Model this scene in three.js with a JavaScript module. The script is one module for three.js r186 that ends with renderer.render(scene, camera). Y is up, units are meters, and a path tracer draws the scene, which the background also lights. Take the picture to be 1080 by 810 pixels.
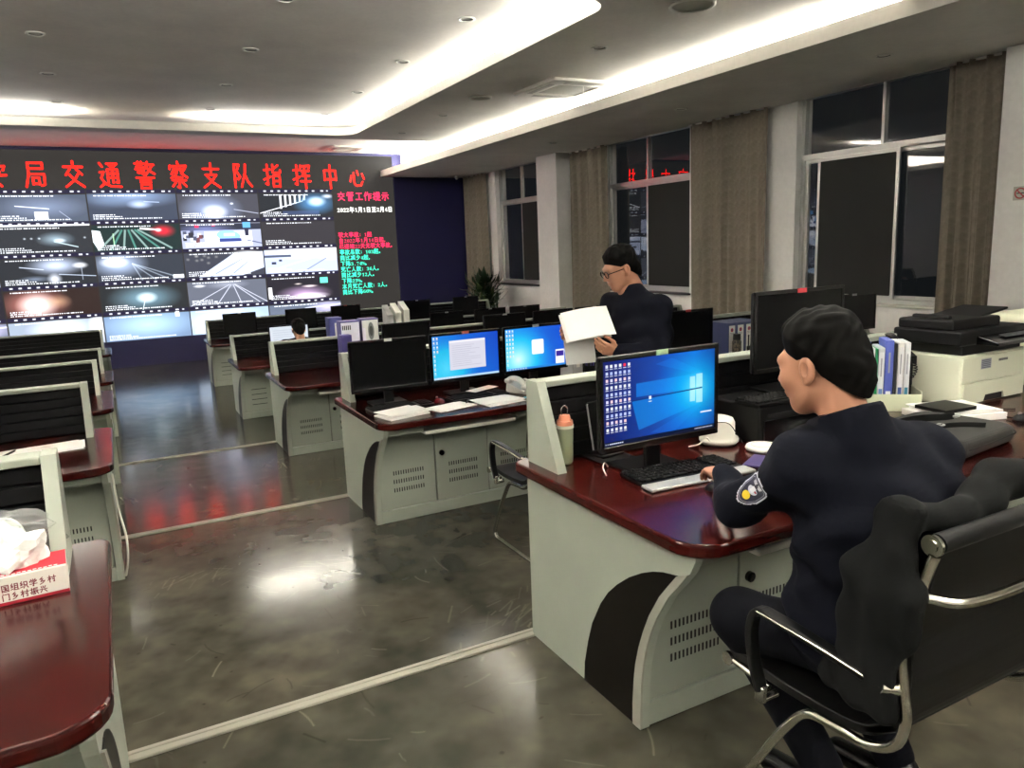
import * as THREE from 'three';
import { RoundedBoxGeometry } from 'three/addons/geometries/RoundedBoxGeometry.js';
import { mergeGeometries, mergeVertices } from 'three/addons/utils/BufferGeometryUtils.js';
import { MarchingCubes } from 'three/addons/objects/MarchingCubes.js';
import { RectAreaLightUniformsLib } from 'three/addons/lights/RectAreaLightUniformsLib.js';

// ---------- camera, exposure, large lights ----------
RectAreaLightUniformsLib.init();
const scene = new THREE.Scene();
const renderer = new THREE.WebGLRenderer({ antialias: true });
renderer.toneMapping = THREE.LinearToneMapping;
renderer.toneMappingExposure = 4.0;
renderer.shadowMap.enabled = true;
scene.background = new THREE.Color(0.0016, 0.0019, 0.0021);           // night outside the windows

const camera = new THREE.PerspectiveCamera(2 * Math.atan(405 / 793.87) * 180 / Math.PI, 1080 / 810, 0.05, 80);
{
  const yaw = 0.482438, pitch = 0.182865, roll = 0.039457;
  const f = new THREE.Vector3(Math.sin(yaw) * Math.cos(pitch), -Math.sin(pitch), -Math.cos(yaw) * Math.cos(pitch));
  const rt = new THREE.Vector3(Math.cos(yaw), 0, Math.sin(yaw)), dn = new THREE.Vector3().crossVectors(f, rt);
  const up = rt.clone().multiplyScalar(Math.sin(roll)).addScaledVector(dn, -Math.cos(roll));
  camera.position.set(0, 1.63, 0);
  camera.up.copy(up);
  camera.lookAt(camera.position.clone().add(f));
}

const COVE = 30, COVE_TINT = [1.0, 0.99, 0.965];                           // radiance of the light strips lying in the ceiling coves
const SCREEN = 0.26;                                                 // brightness of screens

// ---------- helpers ----------
const used = {};
function numbered(n) { const k = used[n] = (used[n] ?? -1) + 1; return k ? n + '_' + String(k).padStart(3, '0') : n; }
let seedN = 7;
function rnd() { seedN = (seedN * 1664525 + 1013904223) >>> 0; return seedN / 4294967296; }
const R = (a, b) => a + (b - a) * rnd();
const V = (x, y, z) => new THREE.Vector3(x, y, z);
function boxUV(g) {                                                   // uv in metres, by the side a face points to
  const p = g.attributes.position, n = g.attributes.normal, uv = new Float32Array(p.count * 2);
  for (let i = 0; i < p.count; i += 3) {
    const ax = Math.abs(n.getX(i) + n.getX(i + 1) + n.getX(i + 2)), ay = Math.abs(n.getY(i) + n.getY(i + 1) + n.getY(i + 2)), az = Math.abs(n.getZ(i) + n.getZ(i + 1) + n.getZ(i + 2));
    for (let j = i; j < i + 3; j++) {
      const x = p.getX(j), y = p.getY(j), z = p.getZ(j);
      const [u, v] = ay >= ax && ay >= az ? [x, z] : ax >= az ? [z, y] : [x, y];
      uv[j * 2] = u; uv[j * 2 + 1] = v;
    }
  }
  g.setAttribute('uv', new THREE.BufferAttribute(uv, 2));
  return g;
}
function clean(g) {
  const q = g.index ? g.toNonIndexed() : g;
  for (const k of Object.keys(q.attributes)) if (!['position', 'normal', 'uv'].includes(k)) q.deleteAttribute(k);
  q.morphAttributes = {}; q.clearGroups();
  return q;
}
function merged(list, keepUV) {
  const gs = [].concat(list).map(clean);
  const g = gs.length > 1 ? mergeGeometries(gs) : gs[0];
  return keepUV ? g : boxUV(g);
}
function obj(name, geos, mat, parent = scene, keepUV = false) {
  const m = new THREE.Mesh(geos.isBufferGeometry && geos.userData.ready ? geos : merged(geos, keepUV), mat);
  m.name = parent === scene ? numbered(name) : name;
  m.castShadow = m.receiveShadow = true;
  parent.add(m);
  return m;
}
function ready(g, keepUV) { const q = merged(g, keepUV); q.userData.ready = true; return q; }
function tag(o, label, category, group) { o.userData.label = label; o.userData.category = category; if (group) o.userData.group = group; return o; }
function thing(name, label, category, [x, y, z] = [0, 0, 0], turn = 0, group) {
  const o = new THREE.Group(); o.name = numbered(name); scene.add(o);
  o.position.set(x, y, z); o.rotation.y = turn;
  return tag(o, label, category, group);
}
function struct(name, geos, mat, label) {
  const m = obj(name, geos, mat); m.userData.kind = 'structure';
  if (label) m.userData.label = label;
  return m;
}
const bx = (w, h, d, x = 0, y = 0, z = 0) => new THREE.BoxGeometry(w, h, d).translate(x, y, z);
const b6 = (x0, x1, y0, y1, z0, z1) => bx(x1 - x0, y1 - y0, z1 - z0, (x0 + x1) / 2, (y0 + y1) / 2, (z0 + z1) / 2);
const rb = (w, h, d, r, x = 0, y = 0, z = 0, s = 2) => new RoundedBoxGeometry(w, h, d, s, Math.min(r, w / 2.01, h / 2.01, d / 2.01)).translate(x, y, z);
const cy = (r0, r1, h, x = 0, y = 0, z = 0, n = 24) => new THREE.CylinderGeometry(r1, r0, h, n).translate(x, y, z);
function tube(pts, r, n = 8, seg = 0, closed = false) {
  return new THREE.TubeGeometry(new THREE.CatmullRomCurve3(pts.map((p) => V(...p)), closed, 'centripetal'), seg || pts.length * 6, r, n, closed);
}
function rod(a, b, r, n = 10) {
  const A = V(...a), B = V(...b), d = B.clone().sub(A), g = new THREE.CylinderGeometry(r, r, d.length(), n);
  g.applyQuaternion(new THREE.Quaternion().setFromUnitVectors(V(0, 1, 0), d.normalize()));
  return g.translate(...A.add(B).multiplyScalar(0.5).toArray());
}
const lathe = (pts, n = 28) => new THREE.LatheGeometry(pts.map(([x, y]) => new THREE.Vector2(x, y)), n);
function extr(pts, depth, bevel = 0, holes = []) {                    // outline in x,y pushed along z
  const s = new THREE.Shape(pts.map(([x, y]) => new THREE.Vector2(x, y)));
  for (const h of holes) s.holes.push(new THREE.Path(h.map(([x, y]) => new THREE.Vector2(x, y))));
  return new THREE.ExtrudeGeometry(s, { depth, bevelEnabled: bevel > 0, bevelThickness: bevel, bevelSize: bevel, bevelOffset: -bevel, bevelSegments: 3, curveSegments: 8 });
}
function rrect(x0, x1, y0, y1, r, n = 6) {                            // r: one radius or [x0y0, x1y0, x1y1, x0y1]
  const q = Array.isArray(r) ? r : [r, r, r, r], out = [];
  const c = [[x0 + q[0], y0 + q[0], 180], [x1 - q[1], y0 + q[1], 270], [x1 - q[2], y1 - q[2], 0], [x0 + q[3], y1 - q[3], 90]];
  c.forEach(([cx, cyy, a0], i) => { for (let k = 0; k <= n; k++) { const a = (a0 + 90 * k / n) * Math.PI / 180; out.push([cx + q[i] * Math.cos(a), cyy + q[i] * Math.sin(a)]); } });
  return out;
}

// ---------- computed textures ----------
function hash(x, y, s) { let h = (x * 374761393 + y * 668265263 + s * 2147483647) | 0; h = Math.imul(h ^ (h >>> 13), 1274126177); return ((h ^ (h >>> 16)) >>> 0) / 4294967296; }
function vnoise(x, y, per, s) {
  const xi = Math.floor(x), yi = Math.floor(y), fx = x - xi, fy = y - yi, u = fx * fx * (3 - 2 * fx), v = fy * fy * (3 - 2 * fy);
  const w = (a) => ((a % per) + per) % per, h = (a, b) => hash(w(a), w(b), s);
  return (h(xi, yi) * (1 - u) + h(xi + 1, yi) * u) * (1 - v) + (h(xi, yi + 1) * (1 - u) + h(xi + 1, yi + 1) * u) * v;
}
function fbm(u, v, per, oct, s) { let a = 0.5, t = 0, n = 0; for (let i = 0; i < oct; i++) { t += a * vnoise(u * per, v * per, per, s + i); n += a; a *= 0.5; per *= 2; } return t / n; }
function dataTex(w, h, f, srgb, metres) {
  const d = new Uint8Array(w * h * 4);
  for (let y = 0; y < h; y++) for (let x = 0; x < w; x++) { const c = f(x / w, y / h); const i = (y * w + x) * 4; for (let k = 0; k < 3; k++) d[i + k] = Math.max(0, Math.min(255, c[k])); d[i + 3] = 255; }
  const t = new THREE.DataTexture(d, w, h); finish(t, srgb, metres); return t;
}
function finish(t, srgb, metres) {
  t.magFilter = THREE.LinearFilter; t.minFilter = THREE.LinearFilter; t.wrapS = t.wrapT = THREE.RepeatWrapping;
  if (srgb) t.colorSpace = THREE.SRGBColorSpace;
  if (metres) t.repeat.set(1 / metres[0], 1 / metres[1]);
  t.needsUpdate = true;
}
function canvas(w, h, draw) { const c = document.createElement('canvas'); c.width = w; c.height = h; draw(c.getContext('2d'), w, h); return c; }
function canvasTex(w, h, draw) { const t = new THREE.CanvasTexture(canvas(w, h, draw)); t.colorSpace = THREE.SRGBColorSpace; t.magFilter = THREE.LinearFilter; return t; }

// polished concrete: mottled grey, stains, scuffs and hairline scratches
const floorTexs = (() => {
  const W = 1024, c = canvas(W, W, (g) => {
    const im = g.createImageData(W, W);
    for (let y = 0; y < W; y++) for (let x = 0; x < W; x++) {
      const u = x / W, v = y / W, a = fbm(u, v, 3, 5, 11), b = fbm(u, v, 9, 4, 31), d = fbm(u, v, 40, 3, 51), st = Math.max(0, fbm(u, v, 5, 5, 91) - 0.5) * 0.5;
      const l = 0.86 + 0.3 * (a - 0.5) + 0.3 * (b - 0.5) + 0.45 * (d - 0.5) - 0.6 * st, i = (y * W + x) * 4;
      im.data[i] = 80 * l + 5 * (b - 0.5); im.data[i + 1] = 77 * l; im.data[i + 2] = 66 * l - 4 * (a - 0.5); im.data[i + 3] = 255;
    }
    g.putImageData(im, 0, 0);
    for (let k = 0; k < 420; k++) {
      const x = rnd() * W, y = rnd() * W, a = R(0, 6.28), L = R(6, rnd() < 0.12 ? 90 : 34), bend = R(-0.4, 0.4);
      g.strokeStyle = rnd() < 0.55 ? `rgba(190,184,165,${R(0.06, 0.3)})` : `rgba(30,26,20,${R(0.1, 0.45)})`;
      g.lineWidth = R(0.5, 1.7); g.beginPath(); g.moveTo(x, y); g.quadraticCurveTo(x + L * 0.5 * Math.cos(a), y + L * 0.5 * Math.sin(a), x + L * Math.cos(a + bend), y + L * Math.sin(a + bend)); g.stroke();
    }
    for (let q = 0; q < 9; q++) { const ox = rnd() * W, oy = rnd() * W, aa = R(0, 3.1); for (let k = 0; k < 46; k++) { const x = ox + R(-1, 1) * R(10, 110), y = oy + R(-1, 1) * R(10, 60), a = aa + R(-0.5, 0.5), L = R(6, 40); g.strokeStyle = `rgba(150,145,128,${R(0.08, 0.32)})`; g.lineWidth = R(0.6, 2.4); g.beginPath(); g.moveTo(x, y); g.lineTo(x + L * Math.cos(a), y + L * Math.sin(a)); g.stroke(); } }
    for (let k = 0; k < 3; k++) { const x = rnd() * W * 0.6, y = rnd() * W; g.strokeStyle = 'rgba(28,24,18,0.55)'; g.lineWidth = 1.3; g.beginPath(); g.moveTo(x, y); g.lineTo(x + R(180, 320), y + R(-4, 4)); g.stroke(); }
    for (let k = 0; k < 120; k++) { g.fillStyle = `rgba(24,20,16,${R(0.1, 0.5)})`; g.beginPath(); g.ellipse(rnd() * W, rnd() * W, R(0.6, 2.6), R(0.6, 2), R(0, 3), 0, 7); g.fill(); }
  });
  const col = new THREE.CanvasTexture(c); finish(col, true, [4.6, 4.6]);
  const rough = dataTex(512, 512, (u, v) => { const a = fbm(u, v, 6, 5, 131), b = fbm(u, v, 30, 3, 171), r = 255 * (0.14 + 0.04 * (a - 0.5) + 0.04 * (b - 0.5)); return [r, r, r]; }, false, [3.1, 3.1]);
  return { col, rough };
})();
const woodTex = dataTex(512, 512, (u, v) => {
  const warp = fbm(u, v, 3, 3, 5), g = fbm(u * 0.25 + warp * 0.02, v, 60, 3, 9), f = fbm(u * 0.12, v, 160, 2, 19), l = 0.82 + 0.34 * (g - 0.5) + 0.26 * (f - 0.5) + 0.18 * (warp - 0.5);
  return [61 * l, 16 * l - 1, 13 * l - 1];
}, true, [1.4, 1.4]);
const plasterTex = dataTex(256, 256, (u, v) => { const l = 236 + 16 * (fbm(u, v, 6, 4, 61) - 0.5) + 8 * (fbm(u, v, 60, 2, 67) - 0.5); return [l, l * 0.992, l * 0.975]; }, true, [2.2, 2.2]);
const plasterBump = dataTex(256, 256, (u, v) => { const l = 255 * fbm(u, v, 50, 3, 71); return [l, l, l]; }, false, [0.6, 0.6]);
const weave = (r, g, b, s) => dataTex(256, 256, (u, v) => { const l = 0.86 + 0.16 * (fbm(u, v, 4, 4, s) - 0.5) + 0.12 * Math.sin(u * 402) * Math.sin(v * 402) + 0.12 * (fbm(u, v, 90, 1, s + 3) - 0.5); return [r * l, g * l, b * l]; }, true, [0.16, 0.16]);
const paintTex = dataTex(256, 256, (u, v) => { const l = 0.97 + 0.07 * (fbm(u, v, 5, 4, 301) - 0.5); return [155 * l, 161 * l, 148 * l]; }, true, [1.1, 1.1]);
const S = (p) => new THREE.MeshStandardMaterial(p), P = (p) => new THREE.MeshPhysicalMaterial(p);
const M = {
  floor: P({ map: floorTexs.col, roughnessMap: floorTexs.rough, roughness: 1, specularIntensity: 0.42 }),
  wood: P({ map: woodTex, roughness: 0.17, specularIntensity: 0.5 }),
  wall: S({ map: plasterTex, bumpMap: plasterBump, bumpScale: 0.0008, roughness: 0.85 }),
  ceil: S({ map: plasterTex, color: 0xf2f0ea, roughness: 0.9 }),
  blue: S({ color: 0x110e42, roughness: 0.6 }),
  cream: P({ map: paintTex, roughness: 0.42 }),
  creamDark: S({ color: 0x8f8f84, roughness: 0.5 }),
  white: S({ color: 0xdedcd2, roughness: 0.45 }),
  slat: P({ color: 0x0e0e10, roughness: 0.6, specularIntensity: 0.35 }),
  black: P({ color: 0x0c0c0d, roughness: 0.45, specularIntensity: 0.45 }),
  blackGloss: P({ color: 0x0b0b0d, roughness: 0.22 }),
  inlay: P({ color: 0x100d0a, roughness: 0.45, specularIntensity: 0.25 }),
  rubber: P({ color: 0x0e0e0f, roughness: 0.7, specularIntensity: 0.4 }),
  dark: S({ color: 0x0a0a0b, roughness: 0.7 }),
  chrome: S({ color: 0xc9c6bb, metalness: 1, roughness: 0.17 }),
  alu: S({ color: 0xc4c4c0, metalness: 0.6, roughness: 0.38 }),
  silver: S({ color: 0x9b9b9a, metalness: 0.35, roughness: 0.4 }),
  glass: P({ color: 0xffffff, transmission: 1, thickness: 0, roughness: 0.0, ior: 1.5 }),
  screenMesh: S({ color: 0x242422, roughness: 0.9 }),
  curtain: S({ map: weave(150, 140, 124, 401), roughness: 0.95 }),
  navy: P({ map: weave(13, 15, 26, 431), roughness: 0.9, specularIntensity: 0.25 }),
  navy2: P({ map: weave(13, 14, 21, 441), roughness: 0.9, specularIntensity: 0.25 }),
  blackCloth: P({ map: weave(16, 17, 17, 451), roughness: 0.88, specularIntensity: 0.3 }),
  leather: P({ color: 0x0d0d0d, roughness: 0.42, specularIntensity: 0.5 }),
  bag: S({ map: weave(44, 44, 41, 461), roughness: 0.8 }),
  skin: P({ color: 0xa3745c, roughness: 0.55, specularIntensity: 0.6 }),
  hair: P({ color: 0x080706, roughness: 0.7, specularIntensity: 0.15 }),
  paper: S({ color: 0xe8e7e3, roughness: 0.85 }),
  paperGrey: S({ color: 0xb9b9b6, roughness: 0.85 }),
  red: S({ color: 0xa81b22, roughness: 0.5 }),
  leaf: P({ color: 0x1f3a1a, roughness: 0.5, transmission: 0.12, thickness: 0 }),
  leafPale: P({ color: 0x44592f, roughness: 0.55, transmission: 0.12, thickness: 0 }),
  plastic: P({ color: 0xf4f6f5, transmission: 0.86, thickness: 0, roughness: 0.12 }),
};
const flat = (hex, rough = 0.6) => S({ color: hex, roughness: rough });

// ---------- stroke font for the Chinese lettering: points xxyy on a 100 grid, strokes parted by / ----------
const HAND = '0828 3826/2408 2484 1480/0664 3854', SILK = '2606 1030 2832 1056/1056 3448/0682 3674', MOUND = '1208 1294/1210 3610 2234 3854 3064 1860', WALK = '1010 2022/0842 2440 1262 2478/0692 2480 5090 9292';
const GLYPH = {
  安: '4804 5014/1624 1438/1626 8424 7838/4638 3060 6690/6442 5066 2292/1256 8854',
  局: '2212 7812 7830/2231 7831/2212 2250 0892/2450 8250 8085 6888/3662 3684/3662 6062 6084/3682 6082',
  交: '5005 5018/1224 8824/3632 1852/6232 8450/6848 5070 1592/3250 5572 8892',
  通: WALK + '/4012 8212 6424/5018 6426/4032 4078/4032 8232 8278 7476/4046 8246/4060 8260/6132 6178',
  警: '1010 5010/2404 2416/3804 3816/2018 1230/1824 4824 4644 4046/2232 2242/2232 3832 3842/2242 3842/6404 5426/6014 9214/8416 7034 5448/6024 7236 9246/4850 5056/1260 8860/2868 7268/2876 7276/3084 3098/3084 7084 7098/3097 7097',
  察: '4802 5010/1416 1228/1418 8616 8026/3424 1846/3026 4628 3848 1660/2834 3640/5628 7828 6244/5830 7048 8858/3458 6458/2068 8068/5068 5096 4292/3476 2090/6476 8090',
  支: '1426 8626/5006 5046/2448 7448 5072 1494/3052 5676 8894',
  队: MOUND + '/6608 6240 4292/6450 7472 9290',
  指: HAND + '/7810 5226/5208 5238 8838 8828/5250 5292/5250 8450 8492/5270 8470/5290 8490',
  挥: HAND + '/4410 4222/4412 9210 8622/4830 8830/6618 5250 8850/4270 9470/6838 6898',
  中: '2028 2066/2028 8028 8066/2062 8062/5006 5098',
  心: '1648 1070/3036 3280 4288 6886 7672/4828 5444/7640 8660',
  管: '2406 1420/2210 4410/3012 3620/6406 5420/6210 8610/7012 7620/5024 5030/1434 1244/1434 8834 8044/3048 3096/3048 7048 7064/3064 7064/3078 7278 7294/3094 7294',
  工: '1818 8218/5018 5084/1084 9084',
  作: '2806 0848/2034 2094/5006 3640/4626 9426/6026 6096/6048 9048/6070 9070',
  提: HAND + '/5010 5040/5010 8410 8440/5025 8425/5040 8440/4452 9452/6852 6886/6868 8868/5458 5080 4096/5078 6690 9694',
  示: '2416 7616/1038 9038/5038 5094 4090/3052 1478/7052 8878',
  年: '3204 1634/2618 8418/2644 8044/2842 2866/0866 9466/5418 5498',
  月: '2810 2860 1494/2810 7610 7692 6490/2836 7636/2860 7660',
  日: '2412 2492/2412 7612 7692/2450 7650/2488 7688',
  至: '1412 8612/4612 2642 7640/6430 8048/2062 8062/5046 5090/1090 9090',
  较: '0616 4416/2406 1040 4440/0466 4864/2840 2896/7004 7014/5020 9420/6226 5042/7626 9040/8240 7064 4694/5644 7268 9694',
  大: '1036 9036/5008 4860 1294/5040 6476 9094',
  事: '1014 9014/2224 7824 7838 2238 2224/2048 8048 8072 2072/0660 9460/5004 5096 4092',
  故: '0626 4826/2608 2656/1056 1090/1056 4456 4490/1088 4488/6406 5034/5826 9426/8428 7060 4896/5640 7272 9696',
  起: '1218 4418/2806 2840/0640 4840/2840 2884/2862 4662/1452 1474 0494/1278 3492 9694/5616 8816 8840 5640/5640 5670 9270 9260',
  自: '4804 4018/2420 2494/2420 7620 7694/2444 7644/2468 7668/2492 7692',
  已: '1814 7814 7846/1846 7846/1834 1880 8680 8866',
  连: WALK + '/4014 9014/6004 4636 8836/4058 9458/6624 6680',
  续: SILK + '/4620 9020/6608 6634/4236 9236 8646/5042 5850/4654 5462/4068 9668/7046 7068 4896/7276 9096',
  天: '1814 8214/0844 9244/5014 4858 1294/5046 6478 9294',
  无: '1814 8014/0842 9242/4814 4450 1294/5442 5486 9086 9274',
  总: '3006 4018/7006 6018/2824 2852/2824 7224 7252/2852 7252/1662 1084/3460 3690 6690 7076/5058 5672/7662 9080',
  数: '2606 2644/0824 4624/1010 1620/4208 3420/2426 0842/2826 4440/2648 1070 3492/0662 4862/4060 3078 0894/6606 5636/6026 9626/8626 7260 5094/5838 7270 9694',
  同: '1612 1696/1612 8412 8494 7490/3028 7028/3446 3480/3446 6646 6680/3478 6678',
  比: '1810 1888/1844 4444/1290 4480/8420 5848/5808 5886 9286 9270',
  减: '0818 1630/0686 2060/2822 9422/3222 3060 2294/4038 6038/4250 4274 5874 5850 4250/6806 7250 9290 9674/8640 6084/8208 9018',
  少: '5006 5056 4252/3020 1650/6822 8844/7852 5080 1896',
  下: '0814 9214/5014 5096/5038 7456',
  降: MOUND + '/6206 4632/5818 8818 6446 4256/5228 7048 9454/4866 9066/4080 9680/7056 7098/5266 5280',
  死: '0812 9212/3412 1046/2830 4830 3870 0894/2248 3258/8630 6048/6022 6086 9486 9470',
  亡: '5004 5016/0824 9224/2226 2290 8690',
  人: '4808 4456 0894/4648 6476 9294',
  本: '1026 9026/5006 5098/5028 3458 0882/5028 6858 9282/3276 6876',
  国: '1410 1494/1410 8610 8694/1492 8692/3028 7028/3048 7048/2674 7474/5028 5074/5858 6666',
  组: SILK + '/5010 5088/5010 8410 8488/5036 8436/5062 8462/4090 9690',
  织: SILK + '/5014 5056/5014 8414 8456/5054 8454/5866 4294/7666 9494',
  学: '2406 3018/4804 5216/7604 6818/1224 1040/1226 8826 8038/3042 6842 5056/5056 5094 4090/1066 9066',
  乡: '5006 2030 5430 2860 7454/7454 5080 1894',
  村: '0628 4428/2606 2696/2634 0666/2840 4054/4830 9630/7806 7892 6688/5848 6662',
  振: HAND + '/4812 9012/4812 4650 4094/5628 8628/4846 9446/5646 5690 6484/6850 9492/9056 7668',
  兴: '2612 3434/4808 5230/7610 6434/0650 9450/3460 1688/6260 8888',
  门: '2006 2816/1424 1496/4014 8614 8694 7690',
  '：': '2240 2248/2272 2280', '，': '1478 2084 1098', '。': '1074 2474 2488 1088 1074',
};
function glyph(g, ch, x, y, w, h, lw) {
  if (!GLYPH[ch]) { g.save(); g.font = `bold ${h * 0.92}px serif`; g.textBaseline = 'alphabetic'; g.textAlign = 'center'; g.fillText(ch, x + w / 2, y + h * 0.9); g.restore(); return; }
  g.lineWidth = lw; g.lineCap = 'round'; g.lineJoin = 'round';
  for (const s of GLYPH[ch].split('/')) {
    g.beginPath();
    s.split(' ').forEach((t, i) => { const px = x + w * (+t.slice(0, 2)) / 100, py = y + h * (+t.slice(2)) / 100; i ? g.lineTo(px, py) : g.moveTo(px, py); });
    g.stroke();
  }
}
function line(g, text, x, y, size, color, lw, pitch = 1) {            // half-width digits
  g.strokeStyle = g.fillStyle = color;
  for (const ch of text) { const half = /[0-9.%]/.test(ch), w = half ? size * 0.55 : size; glyph(g, ch, x, y, w * 0.94, size, lw); x += w * pitch; }
  return x;
}

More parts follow.
